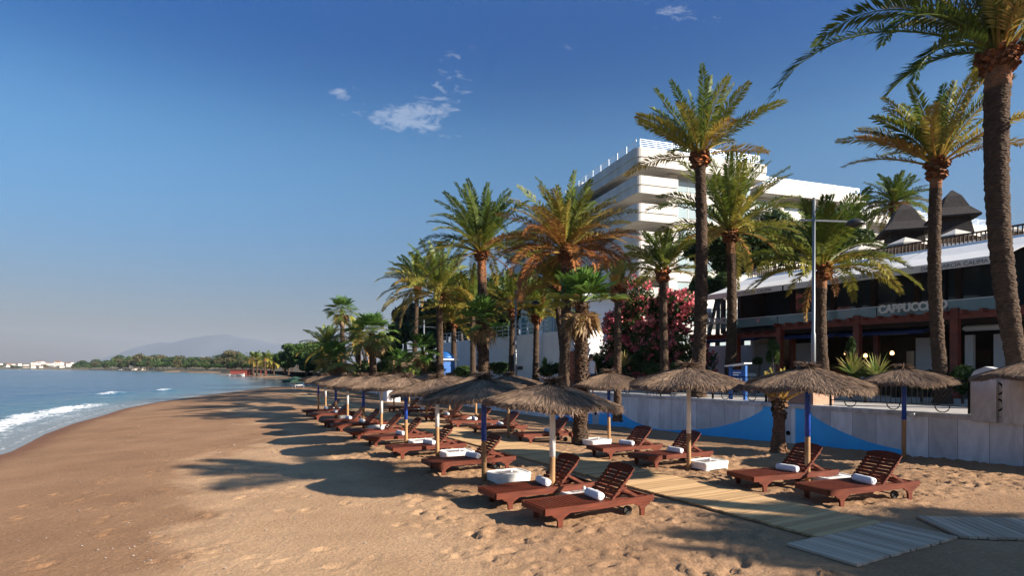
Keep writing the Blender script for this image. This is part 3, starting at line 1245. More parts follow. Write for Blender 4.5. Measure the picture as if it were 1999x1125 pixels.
def spiky(label, base, n, L, seed, tint=(.3, .6), name='yucca_plant', wl=.03, group=None, e0=(15, 85)):
    r = np.random.default_rng(seed)
    o = thing(name, label, 'plant', base, 0, group)
    Q, T = [], []
    for i in range(n):
        az = r.uniform(0, 2 * PI)
        e = R(r.uniform(*e0))
        l = L * r.uniform(.7, 1.1)
        d = np.array([math.cos(az) * math.cos(e), math.sin(az) * math.cos(e), math.sin(e)])
        sd = np.array([-math.sin(az), math.cos(az), 0]) * wl
        p1 = d * l * .6
        p2 = d * l + np.array([0, 0, -.12 * l * math.cos(e)])
        t = r.uniform(*tint)
        Q += [[-sd * .7, sd * .7, p1 + sd, p1 - sd], [p1 - sd, p1 + sd, p2 + sd * .1, p2 - sd * .1]]
        T += [t, min(1, t + .1)]
    link_mesh('leaf_rosette', quad_mesh('leaf_rosette', np.array(Q), np.array(T)), 'fan_leaf', o)
    return o


# ------------------------------------------------------------------ beach furniture
ORD = ['first', 'second', 'third', 'fourth', 'fifth', 'sixth', 'seventh', 'eighth', 'ninth', 'tenth', 'eleventh', 'twelfth']


def lounger_proto():
    o = thing('sun_lounger', '', 'sun lounger', (0, 0, 0), 0, 'wooden sun loungers set out under the straw parasols')
    L, hw = 1.92, .315
    for sg in (-1, 1):
        mb = MB()
        y0, y1 = sg * hw - .018, sg * hw + .018
        mb.prism([(0, .205), (1.2, .20), (1.9, .212), (1.92, .225), (1.92, .325), (1.88, .318), (1.2, .305), (0, .31)], y0, y1)
        mb.build('side_rail', 'lounger_wood', o)
        for x in (.0, 1.46):
            mb = MB()
            prof = [(.205, -.02), (.275, -.02), (.285, .10), (.300, .135), (.345, .165), (.40, .203), (.10, .205), (.135, .165), (.175, .150), (.20, .10)]
            mb.prism([(px + x, pz) for px, pz in prof], y0 + .003 * sg, y1 + .003 * sg)
            mb.build('leg', 'lounger_wood', o)
    mb = MB()
    r = random.Random(4)
    x = .035
    mb.box(-.018, .0, -hw + .019, hw - .019, .215, .308)
    while x < 1.16:
        mb.bbox(x, x + .056, -hw + .019, hw - .019, .288, .306 + r.uniform(-.001, .001), .004)
        x += .069
    for y in (-.16, .16):
        mb.box(.01, 1.9, y - .02, y + .02, .235, .287)
    mb.box(1.88, 1.9, -hw + .019, hw - .019, .235, .30)
    mb.build('seat', 'lounger_wood', o)
    mb = MB()
    M = Matrix.Translation((1.17, 0, .30)) @ Matrix.Rotation(R(-49), 4, 'Y')
    for y in (-hw + .06, hw - .06):
        mb.box(0, .56, y - .022, y + .022, -.028, .006, M=M)
    mb.box(0, .56, -.022, .022, -.024, .006, M=M)
    x = .02
    while x < .53:
        mb.bbox(x, x + .056, -hw + .022, hw - .022, .007, .026, .005, M=M)
        x += .0745
    # top board with a shallow curved head (outline in the board's own plane)
    pts = [(x, -hw + .022), (x + .10, -hw + .022), (x + .125, -hw + .08), (x + .150, -hw + .16), (x + .158, 0), (x + .150, hw - .16), (x + .125, hw - .08), (x + .10, hw - .022), (x, hw - .022)]
    n = len(pts)
    vs = [M @ Vector((a, b, z)) for z in (.007, .027) for a, b in pts]
    mb.add(vs, [tuple(range(n - 1, -1, -1)), tuple(range(n, 2 * n))] + [(i, (i + 1) % n, n + (i + 1) % n, n + i) for i in range(n)])
    mb.build('backrest', 'lounger_wood', o)
    for sg in (-1, 1):
        mb = MB()
        a = M @ Vector((.27, sg * (hw - .085), -.03))
        mb.bar(a, (1.70, sg * (hw - .085), .285), .025, .045)
        mb.build('back_prop', 'lounger_wood', o)
    MB().bar((1.70, -hw + .019, .27), (1.70, hw - .019, .27), .03, .04).build('stretcher', 'lounger_wood', o)
    mb = MB()
    mb.bar((1.52, -hw + .03, .07), (1.52, hw - .03, .07), .02, .02)
    mb.build('axle', 'rubber', o)
    for sg in (-1, 1):
        mb = MB()
        mb.tube([(1.52, sg * .20 - .018, .07), (1.52, sg * .20 + .018, .07)], .075, 14)
        mb.build('wheel', 'rubber', o)
    return o


def towel_proto():
    prof = [(.004, .004), (.014, .004), (.018, -.006), (.030, -.006), (.034, .002), (.044, .001), (.050, .006), (.060, .016), (.064, .034), (.066, .10), (.0645, .2), (.066, .30), (.064, .386), (.060, .404), (.050, .414), (.044, .419), (.034, .418), (.030, .426), (.018, .426), (.014, .416), (.004, .416)]
    mb = MB()
    mb.lathe(prof, 24)
    # loose outer fold along the roll
    vs = []
    for x, y, z in mb.v:
        a = math.atan2(y, x)
        rr = math.hypot(x, y)
        if rr > .045:
            rr += .007 * max(0, math.cos((a + 2.4) * .5)) ** 8 + .002 * math.sin(z * 40 + a * 3)
        vs.append((rr * math.cos(a), z - .21, rr * math.sin(a) * .93))
    mb.v = vs
    return mb.build('rolled_towel', 'towel', None, True)


def table_proto():
    o = thing('beach_table', '', 'low table', (0, 0, 0), 0, 'low white beach tables between the loungers')
    n = 40
    V, Fc = [], []
    rows = [(.0, .965), (.05, .965), (.10, .98), (.13, 1.0), (.165, 1.0), (.178, .98), (.178, .90), (.166, .88)]
    for j, (z, k) in enumerate(rows):
        for i in range(n):
            a = 2 * PI * i / n
            c, s = math.cos(a), math.sin(a)
            x = .39 * k * math.copysign(abs(c) ** .28, c)
            y = .29 * k * math.copysign(abs(s) ** .35, s)
            zz = z
            if j == 0:
                zz = .03 * abs(math.cos(2 * a)) ** 1.2 - .03 * (1 - abs(math.cos(2 * a)))
            V.append((x, y, zz))
    for j in range(len(rows) - 1):
        for i in range(n):
            i2 = (i + 1) % n
            Fc.append((j * n + i, j * n + i2, (j + 1) * n + i2, (j + 1) * n + i))
    mb = MB()
    mb.add(V, Fc + [tuple((len(rows) - 1) * n + i for i in range(n))])
    mb.build('table_top', 'plaster', o)
    mb = MB()
    mb.box(-.22, .16, -.13, .13, .168, .1715)
    mb.build('printed_inlay', 'print', o)
    mb = MB()
    mb.lathe([(.028, 0), (.028, .03), (.018, .05), (.006, .056)], 12, (.06, 0, .1718))
    mb.build('knob', 'white_paint', o, True)
    return o


def canopy_arrays(seed, Rr=1.12, hh=.34):
    """straw parasol roof: rim at z=0, fringe hangs below"""
    r = np.random.default_rng(seed)
    ph = r.uniform(0, 6.28, 3)

    def surf(rad, th, lift=0.0):
        f = rad / Rr
        z = hh * (1 - f ** 1.25) + .028 * np.sin(3 * th + ph[0]) * f + .02 * np.sin(7 * th + ph[1]) * f + lift
        return np.stack([rad * np.cos(th), rad * np.sin(th), z], -1)
    sides, rows = 40, 9
    V = []
    for j in range(rows):
        for i in range(sides):
            th = 2 * PI * i / sides
            rad = .04 + (Rr * .97 - .04) * j / (rows - 1)
            p = surf(np.array(rad), np.array(th))
            V.append(p)
    for i in range(sides):       # fringe edge, then the underside
        th = 2 * PI * i / sides
        V.append(surf(np.array(Rr * .985), np.array(th), -.085))
    for i in range(sides):
        th = 2 * PI * i / sides
        V.append(surf(np.array(Rr * .55), np.array(th), -.10))
    for i in range(sides):
        th = 2 * PI * i / sides
        V.append(surf(np.array(.04), np.array(th), -.10))
    V = np.array(V)
    Fc = []
    for j in range(rows + 2):
        for i in range(sides):
            i2 = (i + 1) % sides
            Fc.append((j * sides + i, j * sides + i2, (j + 1) * sides + i2, (j + 1) * sides + i))
    Fc = np.array(Fc)
    T = np.full(len(V), .32) + r.normal(0, .05, len(V))
    N = 9000
    rad = Rr * np.sqrt(r.uniform(.004, 1.0, N))
    th = r.uniform(0, 2 * PI, N)
    ln = r.uniform(.12, .27, N)
    dth = r.normal(0, .09, N)
    p = surf(rad * .97, th, r.uniform(-.006, .006, N))
    rad2 = rad * .97 + ln * .9
    over = np.maximum(0, rad2 - Rr * 1.03)
    rad2 = np.minimum(rad2, Rr * 1.03 + r.normal(.0, .025, N))
    q = surf(rad2, th + dth * ln / np.maximum(rad, .25), r.uniform(.0, .014, N))
    q[:, 2] -= over * r.uniform(.35, .85, N)
    sd = np.stack([-np.sin(th), np.cos(th), np.zeros(N)], -1)
    sd = unit(sd + np.array([0, 0, 1]) * r.normal(0, .5, (N, 1)))
    w = r.uniform(.0045, .0085, (N, 1))
    Q1 = np.stack([p - sd * w, p + sd * w, q + sd * w * .3, q - sd * w * .3], 1)
    t1 = np.clip(r.normal(.47, .17, N) + .10 * np.sin(5 * th + ph[2]), 0, 1)
    # hanging fringe
    M_ = 1900
    th = r.uniform(0, 2 * PI, M_)
    rd = Rr * r.uniform(.90, 1.01, M_)
    p = surf(rd, th, .0)
    q = surf(rd + r.uniform(.0, .09, M_), th + r.normal(0, .04, M_), 0)
    q[:, 2] -= r.uniform(.03, .105, M_)
    sd = np.stack([-np.sin(th), np.cos(th), np.zeros(M_)], -1)
    w = r.uniform(.006, .012, (M_, 1))
    Q2 = np.stack([p - sd * w, p + sd * w, q + sd * w * .3, q - sd * w * .3], 1)
    t2 = np.clip(r.normal(.40, .17, M_), 0, 1)
    QQ = np.concatenate([Q1, Q2])
    b = len(V)
    Vall = np.concatenate([V, QQ.reshape(-1, 3)])
    Fall = np.concatenate([Fc, b + np.arange(len(QQ) * 4).reshape(-1, 4)])
    Tall = np.concatenate([T, np.repeat(np.concatenate([t1, t2]), 4)])
    return Vall, Fall, Tall


def tuft_mesh(seed, hh=.34):
    r = np.random.default_rng(seed)
    N = 380
    az = r.uniform(0, 2 * PI, N)
    el = R(1) * r.uniform(-22, 38, N)
    ln = r.uniform(.10, .27, N)
    d = np.stack([np.cos(az) * np.cos(el), np.sin(az) * np.cos(el), np.sin(el)], -1)
    p = np.stack([.04 * np.cos(az), .04 * np.sin(az), hh + r.uniform(-.03, .07, N)], -1)
    q = p + d * ln[:, None]
    q[:, 2] -= .10 * (ln / .4) ** 2
    sd = unit(np.stack([-np.sin(az), np.cos(az), r.normal(0, .5, N)], -1))
    w = r.uniform(.006, .012, (N, 1))
    Q = np.stack([p - sd * w, p + sd * w, q + sd * w * .3, q - sd * w * .3], 1)
    return quad_mesh('thatch_tuft', Q, np.clip(r.normal(.34, .16, N), 0, 1))


CANOPY = [canopy_arrays(s) for s in (1, 2, 3)]
CANOPY = [array_mesh('canopy', *c) for c in CANOPY]
TUFTS = [tuft_mesh(s) for s in (11, 12, 13)]
for me in CANOPY + TUFTS:
    me.materials.append(MATS['straw'])


def parasol(base, label, color, rim, k, scale=1.0, tilt=(0, 0), split=.74, group='straw beach parasols', rad=.047):
    o = thing('straw_parasol', label, 'parasol', base, random.uniform(0, 6.28), group)
    tm = Matrix.Rotation(tilt[0], 4, 'X') @ Matrix.Rotation(tilt[1], 4, 'Y')
    for nm, me in (('canopy', CANOPY[k % 3]), ('thatch_tuft', TUFTS[k % 3])):
        c = bpy.data.objects.new(nm, me)
        COL.objects.link(c)
        c.parent = o
        c.matrix_local = Matrix.Translation((0, 0, rim)) @ tm @ Matrix.Diagonal((scale, scale, scale, 1))
    mb = MB()
    top = rim + .31
    mb.tube([(0, 0, -.4), (0.006, 0, split * .5), (0, 0, split), (0, 0, top)], [rad * 1.03, rad, rad * .97, rad * .8], 14)
    p = mb.build('pole', 'pole_wood', o, True)
    if color:
        mb = MB()
        mb.tube([(0, 0, split), (0, 0, rim + .26)], [rad * 1.06, rad * 1.0], 14)
        mb.build('painted_sleeve', {'white': 'white_paint', 'blue': 'blue_paint'}[color], p, True)
    return o


LOUNGER = lounger_proto()
TOWEL = towel_proto()
TABLE = table_proto()
_used = {'l': False, 't': False, 'b': False}
HEAD = math.atan2(NY, NX)


def place(proto, key, loc, rz, label, tilt=0.0):
    o = proto if not _used[key] else copy_tree(proto)
    _used[key] = True
    o.location = loc
    o.rotation_euler = (0, tilt, rz)
    o['label'] = label
    return o


def set_lounger(px, py, label, tlabel, rz=None, ty=0.0, tx=1.02, sc=1.0):
    rz = HEAD + R(-1.0) if rz is None else rz
    leg = on_ground(px, py)
    c, s = math.cos(rz), math.sin(rz)
    lx, ly = .24 * sc, -.315 * sc
    org = Vector((leg.x - lx * c + ly * s, leg.y - lx * s - ly * c, 0))
    tail = org + Vector((1.7 * c, 1.7 * s, 0))
    head_z = gz(tail.x, tail.y)
    foot_z = gz(org.x + .24 * c, org.y + .24 * s)
    tilt = -math.atan2(head_z - foot_z, 1.46)
    org.z = foot_z + .24 * math.tan(tilt) + .004
    o = place(LOUNGER, 'l', org, rz, label, tilt)
    o.scale = (sc, sc, sc * .86)
    M = Matrix.Translation(org) @ Matrix.Rotation(rz, 4, 'Z') @ Matrix.Rotation(tilt, 4, 'Y')
    p = M @ Vector((tx * sc, ty, .306 * sc * .86 + .0615))
    place(TOWEL, 't', p, rz + random.uniform(-.3, .3), tlabel, tilt)
    return o


ROWA = [(1079, 978, 'white', 1.60, .73), (945, 940, 'blue', 1.64, .78), (854, 895, 'white', 1.60, .76), (793, 872, 'blue', 1.60, .75), (745, 853, 'white', 1.62, .74),
        (710, 839, 'blue', 1.60, .8), (679, 827, 'white', 1.58, .75), (656, 817.5, 'blue', 1.56, .75), (636, 804, 'white', 1.52, .75), (622, 799.5, 'blue', 1.52, .75)]
LA = [(1093, 1030), (996, 996), (866, 929), (786, 896), (734, 873), (701, 860), (667, 844), (642, 836), (621, 821), (605, 813)]


def along(i, n, row):
    if i == 0:
        return 'nearest of the %s row' % row
    if i == n - 1:
        return 'farthest of the %s row' % row
    return '%s from near end of the %s row' % (ORD[i], row)


def beach_set():
    rowA, rowB = 'open sand', 'wall side'
    for i, (px, py, c, rim, sp) in enumerate(ROWA):
        b = on_ground(px, py)
        sc = (1.0, 1.04, 1.0, .97, .95, .92, .90, .90, .88, .88)[i]
        parasol(b, 'straw parasol on %s topped pole, %s' % (c, along(i, 10, rowA)), c, rim, i, sc, (random.uniform(-.07, .07), random.uniform(-.07, .07)), sp)
        # low table landward of the pole
        if i < 9:
            p = b + Vector((NX * .42 - UX * .22, NY * .42 - UY * .22, 0))
            p.z = gz(p.x, p.y) + .005
            place(TABLE, 'b', p, HEAD + random.uniform(-.1, .1), 'low white table by %s topped pole, %s' % (c, along(i, 9, rowA)))
    for i, (px, py) in enumerate(LA):
        set_lounger(px, py, 'reddish slatted lounger, ' + along(i, 10, rowA), 'rolled white towel on lounger ' + along(i, 10, rowA), ty=random.uniform(-.09, -.02), rz=HEAD + R(random.uniform(-2.2, .6)))
    RB = [(1577, 950, 'blue', 1.88, .92), (1345, 917, 'white', 1.85, .78), (1189, 868, 'blue', 1.76, .80), (993, 855, None, 1.64, .75), (929.5, 832, None, 1.62, .75),
          (877.5, 821.5, None, 1.62, .75), (833.6, 814.5, 'blue', 1.62, .75), (799, 803, None, 1.6, .75), (769.5, 799, 'white', 1.6, .75)]
    for i, (px, py, c, rim, sp) in enumerate(RB):
        b = on_ground(px, py)
        pole = (c + ' topped') if c else 'plain wooden'
        parasol(b, 'straw parasol on %s pole, %s' % (pole, along(i, 9, rowB)), c, rim, i + 1, (.95, 1.10, 1.0, .95, .93, .9, .9, .9, .9)[i], ((-.03, .05), (0, .02), (.02, -.02))[i % 3], sp)
        if i in (0, 1, 2, 4, 5, 7):
            k = (.50, .45, -.55, .5, .5, .5)[(0, 1, 2, 4, 5, 7).index(i)]
            p = b + Vector((NX * k - UX * .12, NY * k - UY * .12, 0))
            p.z = gz(p.x, p.y) + .005
            place(TABLE, 'b', p, HEAD + random.uniform(-.1, .1), 'low white table by %s pole, %s' % (pole, along(i, 9, rowB)))
    LB = [(1643, 990.6), (1493, 961), (1281, 915), (1192, 897), (1036, 866), (945, 850), (894, 836.5), (843, 825), (797, 812), (769, 805)]
    for i, (px, py) in enumerate(LB):
        set_lounger(px, py, 'slatted wooden lounger, ' + along(i, 10, rowB), 'white towel roll on lounger ' + along(i, 10, rowB), ty=random.uniform(-.1, 0),
                    rz=HEAD + (R(-9) if i < 2 else R(random.uniform(-3, 1))), sc=(1.04, 1.04, 1.02, 1.0)[i] if i < 4 else 1.0, tx=1.0)
    b = W(1.3 - .2, 15.25)
    b = Vector((9.45, 13.95, 0))
    b.z = gz(b.x, b.y)
    parasol(b, 'smaller straw parasol on blue topped pole close to the marble wall', 'blue', 1.88, 2, .93, (0, .03), .95)
    b = Vector((10.55, 11.5, 0))
    b.z = gz(b.x, b.y)
    parasol(b, 'straw parasol beside the pointed marble slabs, cut by the picture edge', None, 1.98, 0, 1.0, (0.02, .0), .75)


# ------------------------------------------------------------------ boardwalks
def boardwalk(label, p0, dirv, length, width, m, seed, plank=.125, z=.03):
    """planks across the walk; p0 corner, dirv along, width to the inland side"""
    dv = Vector((dirv[0], dirv[1], 0)).normalized()
    rz = math.atan2(dv.y, dv.x)
    o = thing('boardwalk', label, 'boardwalk', (p0[0], p0[1], 0), rz, 'wooden walkways laid on the sand')
    r = random.Random(seed)
    mb = MB()
    mb2 = MB()
    n = int(length / plank)
    sg = -1
    lastz = None
    for i in range(n):
        x = i * plank
        za = []
        for y in (0, width):
            w = Vector((p0[0], p0[1], 0)) + dv * (x + plank / 2) + Vector((dv.y, -dv.x, 0)) * y
            za.append(gz(w.x, w.y) + z + r.uniform(-.003, .003))
        e0, e1 = -r.uniform(0, .02), width + r.uniform(0, .02)
        t = r.random()
        g = plank - .012
        vs = [(x, -e0, za[0] - .03), (x + g, -e0, za[0] - .03), (x, -e1, za[1] - .03), (x + g, -e1, za[1] - .03), (x, -e0, za[0]), (x + g, -e0, za[0]), (x, -e1, za[1]), (x + g, -e1, za[1])]
        mb.add(vs, [(0, 1, 3, 2), (4, 6, 7, 5), (0, 4, 5, 1), (2, 3, 7, 6), (0, 2, 6, 4), (1, 5, 7, 3)], t)
    mb.build('plank_deck', m, o)
    return o


def boardwalks():
    c0 = W(4.57, 7.06)
    boardwalk('pale yellow plank walkway running between the two rows of loungers', c0, (UX, UY), 46, 1.43, 'boardwalk_wood', 3)
    a, b_, c, d = on_ground(1538.5, 1066), on_ground(1677, 1104), on_ground(1883, 1056), on_ground(1744, 1020)
    # grey mat lies across the end of the walk, its planks turned
    dv = (d - a)
    boardwalk('weathered grey plank mat at the near end of the yellow walkway', (a.x, a.y), (dv.x, dv.y), dv.length, (b_ - a).length, 'grey_wood', 5, .11, .024)
    e = on_ground(1790, 1012)
    f = on_ground(1887, 1052)
    g = on_ground(2090, 1018)
    dv = g - e
    boardwalk('dark grey plank mat running off towards the marble wall', (e.x, e.y), (dv.x, dv.y), 3.4, (f - e).length, 'grey_wood', 6, .11, .030)


# ------------------------------------------------------------------ sea wall and promenade
WALL_N = 15.85
WTOP = 1.10


def wall_frame(name, label, cat, n=WALL_N, group=None):
    return thing(name, label, cat, W(0, n, 0), ROT_SHORE, group)


def sea_wall():
    o = wall_frame('marble_wall', 'long grey marble wall with a painted blue wave above the sand', 'wall')
    X0, X1 = -75, 24
    MB().box(X0, X1, 0, .45, -.8, WTOP - .12).build('slab_facing', 'marble', o)
    mb = MB()
    mb.bbox(X0, X1, -.035, .5, WTOP - .12, WTOP, .012)
    mb.build('coping', 'marble_plain', o)

    def P(px, py):
        return on_plane(px, py, WALL_N - .006)

    def sheet(upper, name, m):
        top = [P(*p) for p in upper]
        n = len(top)
        vs = [(x, -.006, -.7) for x, z in top] + [(x, -.006, min(z, WTOP - .125)) for x, z in top] + [(x, -.001, -.7) for x, z in top] + [(x, -.001, min(z, WTOP - .125)) for x, z in top]
        fs = []
        for i in range(n - 1):
            fs += [(i, i + 1, n + i + 1, n + i), (n + i, n + i + 1, 3 * n + i + 1, 3 * n + i)]
        MB().add(vs, fs).build(name, m, o)
    sheet([(1040, 828), (1062, 822), (1085, 812), (1105, 805), (1125, 799), (1145, 792), (1156.5, 790)], 'blue_wave', 'wave_blue')
    sheet([(1169.5, 790), (1195, 793), (1210, 804), (1222, 814), (1232, 820), (1245, 826), (1257, 831), (1272, 836), (1290, 839.5), (1308, 840.5), (1325, 840.5), (1345, 840), (1362, 839), (1382, 837),
           (1400, 834.5), (1415, 831), (1432, 826.5), (1450, 821), (1468, 813.5), (1480, 807), (1489, 801), (1490.5, 795), (1493, 790), (1531, 790)], 'blue_wave', 'wave_blue')
    sheet([(1553, 790), (1582, 790), (1586, 812), (1597, 819), (1612, 828), (1630, 837), (1650, 846), (1672, 855), (1695, 863), (1718, 869.5), (1742, 875), (1765, 879)], 'blue_wave', 'wave_blue')
    for px in (1163, 1539):
        x, z = P(px, 846 if px > 1300 else 808)
        mb = MB()
        mb.tube([(x, -.02, z), (x, .0, z)], .07, 16)
        mb.build('drain_pipe', 'iron', o)
    for px, py in ((1785, 811),):
        x, z = P(px, py)
        MB().box(x - .06, x + .06, -.13, -.036, z - .05, z + .05).build('wall_light', 'plaster', o)
    # pavement
    s = MB()
    pts = [W(-30, WALL_N + .4), W(-30, 25.0), W(75, 25.0), W(75, WALL_N + .4)]
    s.add([(p.x, p.y, WTOP - .06) for p in pts], [(0, 1, 2, 3)])
    tag(s.build('promenade', 'paving'), 'pale paved promenade above the sea wall', 'pavement', kind='structure')
    s = MB()
    V, st = [], []
    ts = np.arange(-60, 400, 8.0)
    ns = np.array([24.8, 26, 28, 31, 36, 44, 60, 120, 400])
    zs = np.array([WTOP - .07, 1.1, 1.6, 2.3, 3.0, 3.4, 3.6, 4, 5])
    T_, N_ = np.meshgrid(ts, ns)
    Z_ = np.repeat(zs[:, None], len(ts), 1) + (vnoise(T_ / 9, N_ / 9, 5) * .3) * (N_ > 26)
    me = array_mesh('garden_ground', np.stack([T_ * UX + N_ * NX, T_ * UY + N_ * NY, Z_], -1).reshape(-1, 3), grid_faces(len(ts), len(ns)))
    tag(link_mesh('garden_ground', me, 'soil', smooth=True), 'planted bank rising behind the promenade', 'ground', kind='structure')
    # the strip continues along the shore past the wall
    # iron railing in bays
    secs = [(1893, 1622), (1496, 1392), (1392, 1290), (1290, 1205)]
    labs = ['black iron railing bay between the brick planter and the marble slabs', 'black iron railing bay on the seaward wall just past the brick planter', 'black iron railing bay behind the white poled parasol', 'black iron railing bay farthest along the wall']
    for (pa, pb), lab in zip(secs, labs):
        xa, _ = on_plane(pb, 760, WALL_N + .25)
        xb, _ = on_plane(pa, 760, WALL_N + .25)
        rail = wall_frame('iron_railing', lab, 'railing', WALL_N + .25, 'black iron railings on the sea wall')
        mb = MB()
        zt, zb = WTOP + .78, WTOP + .17
        mb.bar((xa, 0, zt), (xb, 0, zt), .035, .03)
        mb.bar((xa, 0, zb), (xb, 0, zb), .03, .025)
        mb.build('rail_bar', 'iron', rail)
        for x in (xa, xb):
            MB().box(x - .025, x + .025, -.025, .025, WTOP, zt + .05).build('post', 'iron', rail)
        n = max(3, int((xb - xa) / .125))
        mb = MB()
        fan = .28
        for i in range(1, n):
            f = i / n
            x = xa + (xb - xa) * f
            if f < fan or f > 1 - fan:
                c = xa + (xb - xa) * (fan if f < fan else 1 - fan)
                xt = x + (x - c) * .0
                mb.bar((c + (x - c) * .35, 0, zb), (x + (x - c) * .22 if xa < x + (x - c) * .22 < xb else x, 0, zt), .014, .014)
            else:
                mb.bar((x, 0, zb), (x, 0, zt), .014, .014)
        mb.build('baluster', 'iron', rail)
        k = max(2, int((xb - xa) / .95))
        for i in range(k):
            mb = MB()
            c = xa + (xb - xa) * (i + .5) / k
            mb.tube([(c + .16 * math.cos(a), 0, zb - .015 + .15 * math.sin(a)) for a in np.linspace(PI, 2 * PI, 11)], .014, 6)
            mb.build('half_ring', 'iron', rail)
    # marble gateway slabs
    for lab, pa, pb, cut in (('pointed marble slab standing at the end of the railing', 1897, 1946, 1), ('second upright marble slab beyond the gap with iron rings', 1958, 2012, 0)):
        xa, _ = on_plane(pa, 760, WALL_N - .1)
        xb, _ = on_plane(pb, 760, WALL_N - .1)
        g = wall_frame('marble_slab', lab, 'marble slab', WALL_N - .1)
        zt = 2.22
        mb = MB()
        w = xb - xa
        prof = [(xa, WTOP - .14), (xb, WTOP - .14), (xb, zt - .06), (xa + w * .55, zt), (xa + w * .12, zt - .10), (xa, zt - .2)] if cut else [(xa, WTOP - .14), (xb, WTOP - .14), (xb, zt - .2), (xb - w * .15, zt - .1), (xa + w * .5, zt - .02), (xa, zt - .08)]
        mb.prism(prof, -.02, .35)
        mb.build('slab', 'marble_plain', g)
    xa, _ = on_plane(1949, 760, WALL_N)
    xb, _ = on_plane(1956, 760, WALL_N)
    g = wall_frame('iron_ring_post', 'thin post with two black iron rings between the marble slabs', 'post', WALL_N + .05)
    MB().box(xa, xb, -.03, .03, WTOP - .001, 1.95).build('post', 'plaster', g)
    mb = MB()
    for z in (1.36, 1.72):
        mb.tube([(xa - .04 + .14 * math.cos(a), -.06, z + .14 * math.sin(a)) for a in np.linspace(0, 2 * PI, 20)[:-1]], .018, 6, closed=True)
    mb.build('ring', 'iron', g)
    # brick planter
    xa, _ = on_plane(1499, 780, WALL_N + .06)
    xb, _ = on_plane(1588, 780, WALL_N + .06)
    g = wall_frame('brick_planter', 'square brick planter set on the sea wall behind the little palm', 'planter', WALL_N + .06)
    mb = MB()
    mb.box(xa, xb, 0, 1.0, WTOP + .002, WTOP + .52)
    mb.build('brick_body', 'brick', g)
    MB().bbox(xa - .03, xb + .03, -.03, 1.03, WTOP + .522, WTOP + .58, .01).build('cap', 'brick', g)


# ------------------------------------------------------------------ restaurant
def text_mesh(s, size, parent, m, loc, name='lettering', extrude=.012, offset=0.0, spacing=1.0):
    cu = bpy.data.curves.new(name, 'FONT')
    cu.body = s
    cu.size = size
    cu.extrude = extrude
    cu.offset = offset
    cu.space_character = spacing
    tmp = bpy.data.objects.new('tmp_text', cu)
    COL.objects.link(tmp)
    bpy.context.view_layer.update()
    me = bpy.data.meshes.new_from_object(tmp.evaluated_get(bpy.context.evaluated_depsgraph_get()))
    bpy.data.objects.remove(tmp)
    me.name = name
    o = link_mesh(name, me, m, parent)
    o.matrix_local = Matrix.Translation(loc) @ Matrix.Rotation(R(90), 4, 'X')
    return o


def width_of(o):
    xs = [v.co.x for v in o.data.vertices]
    return max(xs) - min(xs)


